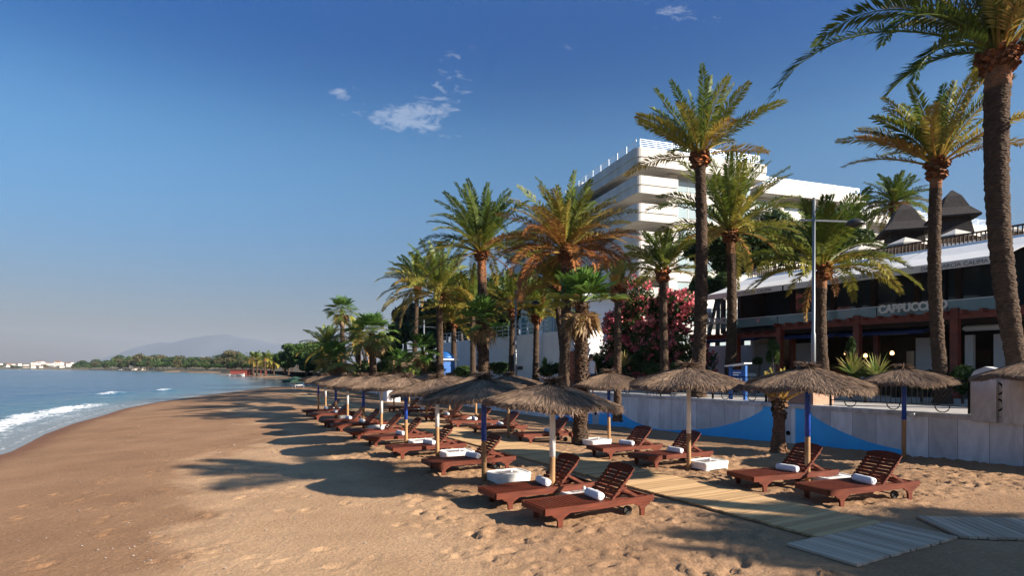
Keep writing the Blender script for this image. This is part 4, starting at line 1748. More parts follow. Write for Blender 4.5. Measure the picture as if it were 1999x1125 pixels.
def restaurant():
    FN = 25.0

    def fx(px, n=FN):
        return on_plane(px, 600, n)[0]
    o = wall_frame('restaurant_building', 'two storey beach restaurant with dark open fronts and white awnings', 'restaurant', FN)
    XL, XR = fx(1381), 6.0
    fl, f2, top = WTOP - .05, 4.02, 7.25
    # floors and roof terrace
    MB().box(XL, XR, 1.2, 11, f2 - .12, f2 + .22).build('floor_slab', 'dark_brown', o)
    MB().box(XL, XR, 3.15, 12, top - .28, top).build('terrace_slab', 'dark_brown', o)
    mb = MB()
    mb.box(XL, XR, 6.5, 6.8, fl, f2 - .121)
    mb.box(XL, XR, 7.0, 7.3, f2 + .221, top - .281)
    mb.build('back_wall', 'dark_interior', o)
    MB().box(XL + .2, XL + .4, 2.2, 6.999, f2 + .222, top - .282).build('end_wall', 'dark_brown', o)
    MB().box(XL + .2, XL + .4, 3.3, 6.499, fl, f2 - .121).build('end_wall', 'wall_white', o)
    # ground-floor white wall pieces seen through the pergola
    for pa, pb, dy in ((1381, 1428, 3.0), (1433, 1520, 3.6), (1552, 1598, 4.0), (1788, 1840, 3.4), (1884, 1900, 2.6), (1940, 1962, 2.8)):
        a, b = fx(pa, FN + dy), fx(pb, FN + dy)
        MB().box(a, b, dy, dy + .2, fl, f2 - .5).build('wall_panel', 'wall_white', o)
    for px in (1410, 1465, 1545, 1625, 1705, 1790, 1870, 1950):
        a = fx(px, FN + 3.2)
        MB().box(a - .11, a + .11, 3.2, 3.42, f2 + .222, top - .282).build('column', 'dark_brown', o)
    # upper front glazing in dark frames
    for i in range(9):
        a = XL + .4 + i * (XR - XL - .8) / 9
        b = a + (XR - XL - .8) / 9 - .12
        MB().box(a, b, 4.4, 4.44, f2 + .24, top - .3).build('window', 'window_glass', o)
    # things on the back shelves and openings
    for pa, pb, z0, z1, m in ((1555, 1576, 2.3, 2.8, 'white_paint'), (1770, 1785, 2.2, 3.0, 'pale_glass'), (1805, 1840, 1.6, 2.0, 'wall_white'), (1895, 1935, 1.2, 3.0, 'dark_brown')):
        a, b = fx(pa, FN + 5.6), fx(pb, FN + 5.6)
        MB().box(a, b, 5.6, 6.2, z0, z1).build('counter_unit', m, o)
    # glass balustrade on the first floor
    zb, zt = 4.28, 4.74
    edges = [1381, 1437, 1519, 1598, 1712, 1850, 1976]
    for a, b in zip(edges[:-1], edges[1:]):
        xa, xb = fx(a), fx(b)
        MB().box(xa + .02, xb - .02, -.012, .012, zb, zt - .03).build('glass_panel', 'rail_glass', o)
    mb = MB()
    mb.box(XL, fx(1978), -.03, .03, zt - .03, zt)
    mb.build('handrail', 'rail_metal', o)
    # signs on the glass
    for word, pa, pb, py in (('CAPPUCCINO', 1716, 1851, 612), ('CAPPUCCINO', 1349, 1419, 637)):
        xa, z = on_plane(pa, py, FN - .03)
        xb, _ = on_plane(pb, py, FN - .03)
        t = text_mesh(word, .40, o, 'white_paint', (0, 0, 0), 'lettering', .02, .020)
        w = width_of(t)
        k = (xb - xa) / w
        zz = on_plane(pa, py, FN - .03)[1] + .02
        zs = 1.0
        t.matrix_local = Matrix.Translation((xa, -.04, zz - .02)) @ Matrix.Rotation(R(90), 4, 'X') @ Matrix.Diagonal((k, 1.1, 1, 1))
    # pergola
    pg = wall_frame('pergola', 'dark red timber pergola in front of the restaurant ground floor', 'pergola', FN)
    zb_ = 4.27
    MB().box(fx(1519), fx(2030), -.09, .09, zb_ - .26, zb_).build('beam', 'red_wood', pg)
    MB().box(fx(1350), fx(1521), -.09, .09, 3.72, 3.92).build('beam', 'red_wood', pg)
    for px, h in ((1363, 3.93), (1440, 3.95), (1523, 4.20), (1675, 4.42), (1866, 4.42)):
        x = fx(px)
        mb = MB()
        mb.box(x - .13, x + .13, -.15, .11, fl, h)
        mb.build('post', 'red_wood', pg)
    for px in (1548, 1712):
        x = fx(px, FN + 2.4)
        MB().box(x - .10, x + .10, 2.3, 2.5, fl, 3.7).build('post', 'red_wood', pg)
    n = 26
    for i in range(n):
        x = fx(1350) + (fx(2030) - fx(1350)) * (i + .5) / n
        zz = 3.93 if x < fx(1519) else zb_ + .003
        MB().box(x - .045, x + .045, -.42, 1.18, zz - .1, zz + .05).build('rafter', 'red_wood', pg)
    # rolled navy awnings under the pergola
    for lab, pa, pb, py, dn in (('navy fabric blind hung under the low end of the pergola', 1440, 1486, 657, 1.0), ('long navy fabric blind under the pergola left of the tall lamp post', 1528, 1640, 657, 1.3), ('navy fabric blind under the pergola behind the sign lettering', 1650, 1815, 648, 1.6), ('navy fabric blind at the far end behind two palms', 1372, 1432, 660, 1.4)):
        xa, z = on_plane(pa, py, FN + dn)
        xb, z2 = on_plane(pb, py, FN + dn)
        g = wall_frame('fabric_blind', lab, 'blind', FN + dn, 'navy blinds under the pergola')
        zz = min(z, z2, 3.6)
        mb = MB()
        mb.prism([(0, 0), (1, 0), (1, .08), (0, .08)], 0, 1)
        mb.v = [(xa + (xb - xa) * v[0], -.5 + v[1] * 1.3, zz + v[2] * 1.6 + v[1] * .25) for v in mb.v]
        mb.build('cloth', 'navy_cloth', g)
    for lab, pa, pb, py in (('white ceiling lamp tube behind the first tall post', 1650, 1690, 640), ('white ceiling lamp tube under the pergola by the sign', 1715, 1778, 648), ('white ceiling lamp tube nearest the picture edge', 1880, 1960, 636)):
        xa, z = on_plane(pa, py, FN + 1.9)
        xb, z2 = on_plane(pb, py, FN + 1.9)
        g = wall_frame('ceiling_lamp', lab, 'lamp', FN + 1.9)
        z = min(z, 3.75)
        MB().tube([(xa, 0, z), (xa + .1, 0, z), (xb - .1, 0, z), (xb, 0, z)], [.05, .12, .12, .05], 10).build('shade', 'white_paint', g, True)
        MB().tube([((xa + xb) / 2, 0, z + .1), ((xa + xb) / 2, 0, f2 - .12)], .015, 6).build('rod', 'iron', g)
    # white awnings
    segs = [(1381, 1527.5), (1530.5, 1721.5), (1724.5, 1970)]
    labs = ['white lettered awning at the far end of the restaurant', 'white lettered awning in the middle of the restaurant front', 'white lettered awning nearest the big leaning palm']
    NF, NB = 24.4, 27.7
    for (pa, pb), lab in zip(segs, labs):
        xa, xb = fx(pa, NF), fx(pb, NF)
        g = wall_frame('awning', lab, 'awning', NF, 'white awnings over the restaurant terrace')
        d = NB - NF
        zf, zb2 = 6.10, 7.28
        mb = MB()
        K = 14
        vs, fs = [], []
        for j, sag in ((0, 0), (1, -.02)):
            for i in range(K + 1):
                f = i / K
                for (y, z) in ((0, zf), (d * .5, (zf + zb2) / 2 - .05 - .03 * math.sin(f * PI)), (d, zb2)):
                    vs.append((xa + (xb - xa) * f, y, z + sag))
        nn = 3 * (K + 1)
        for j in (0, 1):
            for i in range(K):
                for q in (0, 1):
                    a = j * nn + i * 3 + q
                    fs.append((a, a + 3, a + 4, a + 1))
        mb.add(vs, fs)
        mb.build('awning_cloth', 'awning_cloth', g)
        mb = MB()
        vs, fs = [], []
        for i in range(K + 1):
            f = i / K
            x = xa + (xb - xa) * f
            wv = .015 * math.sin(f * 31)
            vs += [(x, -.012, zf + .005), (x, -.012 + wv, zf - .27)]
        for i in range(K):
            fs.append((2 * i, 2 * i + 1, 2 * i + 3, 2 * i + 2))
        mb.add(vs, fs)
        v = mb.build('valance', 'awning_cloth', g)
        ts = [text_mesh(w_, .21, v, 'lettering_grey', (0, 0, 0), 'lettering', .004) for w_ in ('DANI', 'GARCÍA', 'CALIMA')]
        ws = [width_of(t) for t in ts]
        w = sum(ws) + .16
        mid = xa + (xb - xa) * (.62 if pa < 1600 else .60)
        k = min(1.5, (xb - xa) * .52 / w)
        xx = mid - w * k / 2
        for t, w_ in zip(ts, ws):
            t.matrix_local = Matrix.Translation((xx, -.05, zf - .225)) @ Matrix.Rotation(R(90), 4, 'X') @ Matrix.Diagonal((k, 1.0, 1, 1))
            xx += (w_ + .08) * k
        MB().bar((xa, d - .02, zb2 - .09), (xb, d - .02, zb2 - .09), .10, .12).build('roller_case', 'rail_metal', g)
        for x in (xa + .4, xb - .4):
            MB().bar((x, .05, zf - .06), (x, d - .1, zb2 - .35), .04, .06).build('awning_arm', 'rail_metal', g)
    # brown railing of the roof terrace
    rl = wall_frame('terrace_railing', 'dark brown balustrade along the roof terrace above the awnings', 'railing', 28.2)
    xa, xb = fx(1470, 28.2), XR
    mb = MB()
    mb.box(xa, xb, -.035, .035, 7.72, 7.78)
    mb.box(xa, xb, -.02, .02, 7.34, 7.37)
    mb.box(xa, xb, -.06, .02, 7.18, 7.30)
    mb.build('rail_bar', 'dark_brown', rl)
    mb = MB()
    x = xa
    while x < xb:
        mb.box(x - .022, x + .022, -.015, .015, 7.365, 7.72)
        x += .15
    mb.build('baluster', 'dark_brown', rl)
    # tall white lamps on the first-floor terrace
    for px, pyt, n, lab in ((1382, 603, 26.2, 'tall white drum lamp on the terrace between two palm trunks'), (1968, 545, 25.6, 'tall white drum lamp on the terrace close to the big palm')):
        x, z = on_plane(px, pyt, n)
        g = wall_frame('floor_lamp', lab, 'lamp', n, 'white drum lamps on the restaurant terrace')
        zf = f2 + .222
        h = z - zf
        MB().lathe([(.20, 0), (.20, .03), (.03, .05), (.03, h - .5), (.012, h - .3)], 14, (x, 0, zf)).build('stand', 'white_paint', g, True)
        MB().lathe([(.26, h - .55), (.19, h), (.18, h), (.25, h - .54)], 18, (x, 0, zf)).build('lamp_shade', 'white_paint', g, True)
    # white parasols on the roof terrace
    for px, py, hw, n, lab in ((1681, 478, 30, 31.0, 'cream square parasol on the roof terrace left of the dark pyramid roof'), (1768, 463, 33, 31.5, 'cream square parasol on the roof terrace in front of the pyramid roofs'), (1866, 447, 34, 31.5, 'cream square parasol on the roof terrace right of the palm trunk'), (1622, 494, 24, 31.0, 'smaller cream parasol on the roof terrace behind the lamp post'), (1962, 440, 30, 31.0, 'cream parasol on the roof terrace beside the big leaning palm')):
        a, b = ray(px, py)
        Y = n / (NX * a + NY)
        z = H + b * Y
        p = Vector((a * Y, Y, 0))
        g = thing('terrace_parasol', lab, 'parasol', (p.x, p.y, 7.25), ROT_SHORE, 'cream parasols on the roof terrace')
        hh = z - 7.25
        rr = hw / F * Y / .85
        mb = MB()
        vs = [(0, 0, hh)]
        for i in range(8):
            an = i * PI / 4 + PI / 8
            q = 1.0
            vs.append((rr * q * math.cos(an), rr * q * math.sin(an), hh - rr * .42))
        vs += [(x_, y_, z_ - .10) for x_, y_, z_ in vs[1:]]
        fs = [(0, 1 + i, 1 + (i + 1) % 8) for i in range(8)] + [(1 + i, 9 + i, 9 + (i + 1) % 8, 1 + (i + 1) % 8) for i in range(8)]
        mb.add(vs, fs)
        mb.build('canopy', 'cream_cloth', g)
        MB().tube([(0, 0, 0), (0, 0, hh - .02)], .035, 8).build('pole', 'dark_brown', g)
    # thatched pavilion and pyramid roofs behind
    x0, z0 = on_plane(1434, 528, 33.0)
    x1, z1 = on_plane(1605, 488, 33.0)
    th = wall_frame('thatched_pavilion', 'long low thatched roof over the garden bar behind the palms', 'pavilion', 33.0)
    mb = MB()
    x1 += 3
    mb.prism([(-.3, 6.9), (6, 6.9), (2.6, 8.5), (2.4, 8.5)], 0, 1)
    mb.v = [(x0 + (x1 - x0) * v[1], v[0], v[2] + .2) for v in mb.v]
    mb.build('roof', 'thatch_roof', th)
    for f in (.03, .35, .66, .97):
        x = x0 + (x1 - x0) * f
        MB().box(x - .12, x + .12, .3, .54, 2.4, 7.2).build('post', 'dark_brown', th)
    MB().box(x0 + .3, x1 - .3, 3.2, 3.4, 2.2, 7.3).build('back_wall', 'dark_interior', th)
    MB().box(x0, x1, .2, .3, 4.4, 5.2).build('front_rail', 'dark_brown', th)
    for pxa, pxb, pyt, pyb, n, lab in ((1722, 1806, 398, 500, 37, 'dark pyramid roof partly behind the orange fruited palm'), (1822, 1895, 372, 470, 36, 'dark stepped pyramid roof beside the tall palm trunk')):
        pc = (pxa + pxb) / 2
        a, b = ray(pc, pyt)
        Y = n / (NX * a + NY)
        zt, zb3 = H + b * Y, H + (CY - pyb) / F * Y
        w = (pxb - pxa) / F * Y / 2
        g = thing('pyramid_roof', lab, 'roof tower', (a * Y, Y, 0), R(-20), 'dark pyramid roofs of the hillside houses')
        hh = zt - zb3
        mb = MB()
        S = [(w * .80, zb3), (w * .60, zb3 + hh * .43), (w * .98, zb3 + hh * .40), (w * 1.0, zb3 + hh * .44), (w * .60, zb3 + hh * .62), (w * .34, zb3 + hh * .86), (w * .10, zb3 + hh * .97), (w * .04, zb3 + hh)]
        vs, fs = [], []
        for q, z in S:
            vs += [(-q, -q, z), (q, -q, z), (q, q, z), (-q, q, z)]
        for i in range(len(S) - 1):
            for k in range(4):
                k2 = (k + 1) % 4
                fs.append((i * 4 + k, i * 4 + k2, i * 4 + 4 + k2, i * 4 + 4 + k))
        fs.append(tuple(len(S) * 4 - 4 + k for k in range(4)))
        mb.add(vs, fs)
        mb.build('roof', 'dark_roof', g)
        MB().box(-w * .78, w * .78, -w * .78, w * .78, 2.4, zb3 - .002).build('wall', 'wall_white', g)


# ------------------------------------------------------------------ hotel
def hotel():
    Y0 = 62.0
    c = Vector((250 / F * Y0 - .35, Y0, 0))
    o = thing('hotel_building', 'large white hotel block with wraparound balconies above the palms', 'hotel', c, math.atan2(.322, .947))
    Lx, Ly = 62, 46
    # core
    MB().box(5.0, 17.5, 1.9, Ly, 2.0, 25.2).build('wall', 'hotel_white', o)
    MB().box(17.5, 34, 2.4, Ly, 2.0, 23.6).build('wall', 'hotel_white', o)
    MB().box(34, Lx, 3.2, Ly, 2.0, 22.0).build('wall', 'hotel_white', o)
    r = random.Random(2)

    def lshape(x0, x1, x2, z0, z1, th, rad=.7, y0=0.0):
        """parapet: along the front from x2 to the corner, then back along the left face"""
        outer = [(x2, y0)]
        for i in range(7):
            a = -PI / 2 - i * PI / 12
            outer.append((x0 + rad + rad * math.cos(a), y0 + rad + rad * math.sin(a)))
        outer.append((x0, x1))
        inner = [(x2, y0 + th)]
        for i in range(7):
            a = -PI / 2 - i * PI / 12
            q = rad - th
            inner.append((x0 + rad + q * math.cos(a), y0 + rad + q * math.sin(a)))
        inner.append((x0 + th, x1))
        n = len(outer)
        vs = [(x, y, z) for z in (z0, z1) for x, y in outer] + [(x, y, z) for z in (z0, z1) for x, y in inner]
        fs = []
        for i in range(n - 1):
            fs += [(i, n + i, n + i + 1, i + 1), (2 * n + i, 2 * n + i + 1, 3 * n + i + 1, 3 * n + i), (n + i, 3 * n + i, 3 * n + i + 1, n + i + 1), (i, i + 1, 2 * n + i + 1, 2 * n + i)]
        fs += [(0, 2 * n, 3 * n, n), (n - 1, 2 * n - 1, 4 * n - 1, 3 * n - 1)]
        return vs, fs
    for k in range(7):
        ztop = 25.9 - 3.0 * k
        x2 = 17.3 if k == 0 else 5.2
        b = MB()
        b.add(*lshape(0, Ly - 1 - k * .0, x2, ztop - .95, ztop, .22))
        b.add(*lshape(.10, Ly - 1, x2 - .02, ztop - 1.85, ztop - .952, .22, .66, .10))
        b.box(.34, 4.98, .34, Ly - 1.02, ztop - 1.8, ztop - 1.55)
        if x2 > 5.3:
            b.box(4.982, x2 - .04, .34, 1.88, ztop - 1.8, ztop - 1.55)
        b.build('balcony', 'hotel_white', o)
        z0, z1 = ztop - 4.55, ztop - 1.86           # the storey under this slab
        if k < 7:
            # loggia behind the corner; dark glass back wall stands in for its shade
            MB().box(4.95, 4.998, 2.0, 7.1, z0 + .02, z1 - .35).build('window', 'window_glass', o)
            y = 8.0
            i = 0
            while y < Ly - 8:
                if True:
                    MB().box(4.95, 4.998, y - .6, y + r.choice((3.4, 4.6, 4.6)), z0 + .02, z1 - .35).build('window', 'window_glass' if r.random() < .7 else 'pale_glass', o)  # windows widened to a near continuous dark band to deepen the balcony shade
                if i % 2 == 1:
                    MB().box(.36, 4.94, y - .14, y + .12, z0 + .02, z1 - .02).build('partition', 'hotel_white', o)
                y += 5.5
                i += 1
            # front
            if k > 0 or True:
                MB().box(5.0, 6.1, 1.5, 1.898, z0, z1 - .02).build('pier', 'hotel_white', o)
                mbx = MB()
                MB().box(6.2, 11.2, 1.862, 1.898, z0 + .9, z1 - .15).build('window', 'pale_glass', o)
                MB().box(12.2, 16.6, 1.862, 1.898, z0 + .9, z1 - .15).build('window', 'pale_glass', o)
                f = MB()
                for xx in (7.8, 9.5, 13.6, 15.1):
                    f.box(xx - .04, xx + .04, 1.84, 1.861, z0 + .9, z1 - .15)
                f.box(6.12, 17.3, 1.70, 1.899, z1 - .02, z1 + .14)
                f.build('window_frame', 'hotel_white', o)
    # right wings stepping down
    for x0, x1, y, zt in ((17.6, 33.8, 2.4, 24.1), (34.1, 61.5, 3.2, 22.3)):
        for k in range(6):
            zz = zt - 3.0 * k
            b = MB()
            b.box(x0, x1, y - 1.5, y - 1.3, zz - 1.15, zz)
            b.box(x0, x1, y - 1.3, y - .002, zz - 1.2, zz - 1.0)
            b.box(x0, x0 + .2, y - 1.299, y - .002, zz - .999, zz)
            b.build('balcony', 'hotel_white', o)
            n = int((x1 - x0) / 4.0)
            for i in range(n):
                a = x0 + (x1 - x0) * i / n
                MB().box(a + .5, a + 3.2, y - .04, y - .002, zz - 3.9, zz - 1.6).build('window', 'window_glass' if (i + k) % 3 else 'pale_glass', o)
                if i % 2 == 0 and i:
                    MB().box(a - .12, a + .12, y - 1.29, y - .004, zz - 3.98, zz - 1.21).build('partition', 'hotel_white', o)
    # roof structures
    for x0, x1, y0, y1, z0, z1 in ((.9, 5, 15.5, 19, 25.2, 26.9), (.9, 6, 24, 31, 25.2, 27.2), (.9, 6, 37, 44, 25.2, 26.6), (9.5, 16.8, 4.0, 12, 25.2, 27.6), (27.0, 28.4, 5, 8, 23.6, 26.2), (40, 41.3, 5, 8, 22, 25.0), (48, 49.2, 5, 8, 22, 24.6), (18.2, 30, 7, 14, 23.6, 25.6)):
        b = MB()
        b.bbox(x0, x1, y0, y1, z0, z1, .06)
        b.build('roof_block', 'hotel_white', o)
    # roof railings
    def railing(p, q, z, h=.95, rows=5):
        b = MB()
        P_, Q_ = Vector((*p, z)), Vector((*q, z))
        for i in range(rows):
            zz = h * (i + 1) / rows
            b.bar(P_ + Vector((0, 0, zz)), Q_ + Vector((0, 0, zz)), .03, .035)
        n = max(2, int((Q_ - P_).length / 1.8))
        for i in range(n + 1):
            pp = P_.lerp(Q_, i / n)
            b.bar(pp, pp + Vector((0, 0, h)), .05, .05)
        b.build('roof_railing', 'rail_metal', o)
    railing((.6, .3), (16.5, .3), 25.9, 1.0)
    railing((.3, .6), (.3, 15), 25.9, 1.0)
    railing((.3, 19.2), (.3, 24), 25.9, 1.0)
    railing((17.8, 1.2), (33, 1.2), 24.1, .9)
    railing((34.2, 2.0), (60, 2.0), 22.3, .9)


def pool_terrace():
    n = 24.9
    o = wall_frame('terrace_wall', 'long white terrace wall with railing behind the middle palms', 'wall', n)
    xa, _ = on_plane(862, 690, n)
    xb, _ = on_plane(1122, 690, n)
    z = 5.0
    MB().box(xa, xb, 0, 7, WTOP - .1, z).build('wall_face', 'wall_white', o)
    MB().box(xb - 5.2, xb - 4.4, -.35, -.003, WTOP - .1, z + .15).build('pier', 'wall_white', o)
    b = MB()
    x = xa + .5
    while x < xb - 3:
        if not (xb - 5.3 < x + 2.2 < xb - 2):
            b.box(x, x + 2.2, -.05, -.003, 2.0, 2.32)
        x += 2.6
    b.build('wall_slot', 'dark_brown', o)
    b = MB()
    for i in range(6):
        b.box(xa, xb, -.012, -.004, 2.62 + i * .40, 2.64 + i * .40)
    b.build('shadow_joint', 'wall_white', o)
    b = MB()
    for zz in (z + .3, z + .6, z + .98):
        b.bar((xa, .2, zz), (xb - 4, .2, zz), .04, .04)
    x = xa
    while x < xb - 4:
        b.bar((x, .2, z), (x, .2, z + 1), .05, .05)
        x += 1.1
    b.build('railing', 'rail_metal', o)
    # glazed pool house
    x0, _ = on_plane(1012, 630, n + 3)
    x1, _ = on_plane(1135, 630, n + 3)
    h = wall_frame('pool_house', 'low white pool house with green glass front behind the railing', 'building', n + 3)
    MB().box(x0, x1, .3, 5, z - .2, z + 3.0).build('wall', 'wall_white', h)
    for i in range(7):
        a = x0 + .2 + i * (x1 - x0 - .4) / 7
        MB().box(a, a + (x1 - x0 - .4) / 7 - .25, .25, .297, z + .3, z + 2.4).build('window', 'green_glass', h)
    MB().box(x0 - .4, x1 + .4, -.5, 5.2, z + 3.002, z + 3.25).build('roof', 'wall_white', h)
    # red doorway block at its near end
    g = wall_frame('garden_gate', 'dark red doorway block at the end of the white terrace wall', 'gate', n)
    xc, _ = on_plane(1112, 690, n - .5)
    MB().box(xc, xc + 1.6, -.6, -.2, WTOP - .05, 3.4).build('door', 'red_wood', g)
    MB().box(xc - .2, xc - .002, -.65, -.1, WTOP - .05, 3.6).build('frame', 'wall_white', g)


def lamp_post(px, ytop, yarm, Y, arm_l, arm_r, label, rad=.052):
    t = at(px, ytop, Y)
    base = Vector((t.x - .06, Y, WTOP - .06))
    o = thing('street_lamp', label, 'street lamp', base, R(-8), 'grey street lamps along the promenade')
    h = t.z - base.z
    za = at(px, yarm, Y).z - base.z
    MB().tube([(0, 0, 0), (0, 0, h * .34), (0, 0, h * .35), (0.02, 0, h)], [rad * 1.35, rad * 1.35, rad, rad * .85], 12).build('pole', 'lamp_metal', o, True)
    l, r_ = arm_l / F * Y, arm_r / F * Y
    MB().bar((-l, 0, za + .02), (r_, 0, za - .08), .04, .05).build('arm', 'lamp_metal', o)
    s = 1.0
    hd = MB()
    hd.lathe([(.03, .12), (.10, .09), (.20, .03), (.27, -.04), (.28, -.08), (.18, -.11), (.10, -.15), (.02, -.16)], 18, (r_ + .22, 0, za - .10))
    hd.build('lamp_head', 'lamp_black', o, True)
    return o


# ------------------------------------------------------------------ palms of the photograph
def palms():
    zp = WTOP - .06

    def dp(label, crown_px, base_px, Y, r0, r1, seed, crown, basez=zp, **k):
        t = at(crown_px[0], crown_px[1], Y)
        b = at(base_px, 700, Y)
        return date_palm(label, (b.x, Y, basez), t, r0, r1, seed, crown, **k)
    dp('huge date palm leaning at the picture edge with long arching fronds', (1950, 105), 2002, 16.0, .228, .31, 101,
       dict(n=32, L=3.6, e_top=88, e_low=50, droop=.6, tint=(.38, .55), ll=.48, nl=60, wleaf=.017,
            extra=((178, 22, 1.5, 6.9, .12), (172, 44, 1.75, 5.5, .15), (196, 12, 1.5, 3.5, .16), (188, 40, 1.9, 4.2, .2), (120, 30, 1.4, 3.2, .2), (60, 35, 1.2, 3, .2), (10, 25, 1.3, 3, .25), (-40, 20, 1.4, 2.8, .3))), bend=(-.35, 0), band=.95, stubs=150)
    dp('tall slim date palm with upright sparse fronds beside the leaning palm', (1829, 318), 1842, 18.5, .205, .165, 102,
       dict(n=24, L=2.75, e_top=84, e_low=22, droop=.55, tint=(.25, .62), ll=.36, nl=52, wleaf=.017, extra=((178, 26, .35, 2.6, .72), (172, 36, .5, 2.7, .5), (185, 45, .6, 2.6, .35))), bend=(-.1, .1), band=.85)
    dp('tallest date palm with dark trunk and open crown before the hotel corner', (1367, 300), 1361, 22.7, .27, .20, 103,
       dict(n=24, L=3.05, e_top=86, e_low=12, droop=.42, tint=(.18, .55), ll=.38, nl=54, wleaf=.019, extra=((182, 38, .35, 2.9, .5), (150, 55, .3, 3.0, .3))), bend=(.12, 0), band=.5)
    dp('date palm with wide drooping yellow green crown before the hotel', (1426, 452), 1424, 27, .26, .19, 104,
       dict(n=46, L=4.1, e_top=86, e_low=-8, droop=1.05, tint=(.22, .55), ll=.46, nl=56, wleaf=.022), bend=(.1, 0), band=1.1, hang=3)
    dp('date palm behind the tall lamp post with spreading dark crown', (1606, 520), 1612, 21.5, .22, .18, 105,
       dict(n=40, L=3.1, e_top=86, e_low=-2, droop=.9, tint=(.08, .5), ll=.42, nl=56, wleaf=.020), bend=(-.12, 0), band=.85, hang=2)
    dp('distant round crowned palm hung with orange fruit on the roof terrace', (1746, 398), 1742, 44, .26, .22, 106,
       dict(n=44, L=2.7, e_top=80, e_low=-30, droop=1.0, tint=(.12, .45), ll=.4, nl=34, wleaf=.03), basez=5.0, hang=12, dark=.35)
    dp('small ragged date palm in front of the oleander bush', (1294, 528), 1298, 26, .19, .16, 107,
       dict(n=22, L=2.1, e_top=86, e_low=0, droop=.8, tint=(.15, .5), ll=.36, nl=44, wleaf=.020), band=.5)
    dp('broad date palm with many dry orange fronds left of the hotel', (1104, 492), 1099, 30.8, .30, .23, 108,
       dict(n=62, L=4.4, e_top=86, e_low=-8, droop=1.1, tint=(.2, 1.25), ll=.46, nl=54, wleaf=.024, power=.9), bend=(.1, 0), band=.9, hang=4, stubs=120)
    dp('high green date palm with feathery upright crown above the fan palm', (940, 492), 947, 36.5, .33, .28, 109,
       dict(n=52, L=4.6, e_top=87, e_low=2, droop=1.05, tint=(.06, .52), ll=.5, nl=54, wleaf=.027, power=1.1), band=1.9, hang=2, stubs=130)
    dp('date palm with left leaning dry crown in front of the white terrace wall', (858, 574), 860, 46, .30, .25, 110,
       dict(n=44, L=5.0, e_top=84, e_low=0, droop=1.0, tint=(.2, .58), ll=.5, nl=46, wleaf=.034), band=1.2, hang=4, sides=12)
    dp('slender date palm outlined against the sky at the left of the grove', (815, 562), 808, 58, .27, .22, 111,
       dict(n=36, L=4.2, e_top=84, e_low=0, droop=.95, tint=(.2, .6), ll=.5, nl=40, wleaf=.038), sides=12)
    dp('date palm with low bushy crown beside the second street lamp', (1048, 618), 1046, 40, .24, .19, 112,
       dict(n=32, L=3.0, e_top=86, e_low=12, droop=.8, tint=(.15, .5), ll=.42, nl=44, wleaf=.028), band=.9, sides=12)
    dp('date palm with leaning trunk left of the fan palm by the wall', (1002, 605), 998, 39, .22, .18, 113,
       dict(n=28, L=3.0, e_top=84, e_low=8, droop=.85, tint=(.2, .6), ll=.42, nl=44, wleaf=.028), band=.7, sides=12)
    dp('date palm half hidden between the kiosk and the white wall', (886, 628), 887, 50, .26, .21, 114,
       dict(n=32, L=3.8, e_top=84, e_low=6, droop=.85, tint=(.2, .55), ll=.5, nl=42, wleaf=.034), sides=12)
    dp('date palm with thin trunk before the pool terrace railing', (923, 600), 924, 46, .24, .20, 115,
       dict(n=30, L=3.6, e_top=84, e_low=6, droop=.85, tint=(.22, .58), ll=.46, nl=42, wleaf=.032), sides=12)
    dp('bare topped palm with few dry fronds beside the shaggy fan palm', (1207, 562), 1206, 22.5, .15, .13, 116,
       dict(n=8, L=1.0, e_top=86, e_low=40, droop=.5, tint=(.35, .7), ll=.25, nl=30, wleaf=.015), basez=.1, band=.3, hang=0, dark=.4)
    dp('second trunk date palm crowded behind the shaggy fan palm', (1085, 560), 1108, 34, .22, .19, 117,
       dict(n=26, L=2.8, e_top=82, e_low=5, droop=.9, tint=(.25, .7), ll=.42, nl=42, wleaf=.026), sides=12)
    # fan palms
    def fp(label, crown_px, base_px, Y, r0, r1, seed, basez=zp, **k):
        t = at(crown_px[0], crown_px[1], Y)
        b = at(base_px, 700, Y)
        return fan_palm(label, (b.x, Y, basez), t, r0, r1, seed, **k)
    b = on_ground(1134, 868)
    fp('shaggy fan palm growing in the sand among the parasols', (1136, 592), 1133, b.y, .20, .19, 201, basez=b.z - .1, n=15, pl=.62, rf=.80, e_low=2, tint=(.2, .5), skirt=16, skirt_len=1.0, shag=420, droop=.12)
    fp('fan palm with bushy green crown in front of the tall feathery palm', (940, 628), 945, 31, .30, .26, 202, n=22, pl=.9, rf=.95, e_low=-20, tint=(.2, .5), skirt=10, shag=380, droop=.15)
    fp('tall thin fan palm standing highest of the far left clump', (668, 608), 671, 75, .30, .26, 203, n=30, pl=1.4, rf=1.35, e_low=-35, tint=(.25, .6), skirt=10, shag=90, nseg=16)
    fp('full fan palm with orange trunk in the far left clump', (727, 652), 729, 55, .36, .30, 204, n=34, pl=1.5, rf=1.35, e_low=-45, tint=(.2, .65), skirt=14, shag=140, nseg=18)
    fp('low spreading fan palm with dry skirt behind the farthest parasols', (655, 705), 656, 52, .3, .28, 205, n=30, pl=1.3, rf=1.15, e_low=-30, tint=(.3, .75), skirt=26, shag=60, nseg=18, basez=.3)
    fp('small fan palm in front of the thatched beach bar', (779, 714), 780, 46, .2, .18, 206, n=22, pl=.9, rf=.8, e_low=-25, tint=(.15, .6), skirt=10, shag=40, nseg=18, basez=.4)
    fp('dark fan palm left of the blue kiosk', (826, 686), 827, 47, .22, .2, 207, n=26, pl=1.1, rf=1.0, e_low=-25, tint=(.05, .4), skirt=8, shag=60, nseg=18)
    dp('bushy date palm behind the tall fan palm of the far left clump', (640, 680), 642, 82, .35, .3, 118,
       dict(n=36, L=4.2, e_top=84, e_low=-20, droop=1.0, tint=(.2, .6), ll=.55, nl=30, wleaf=.05), basez=.3, sides=10)
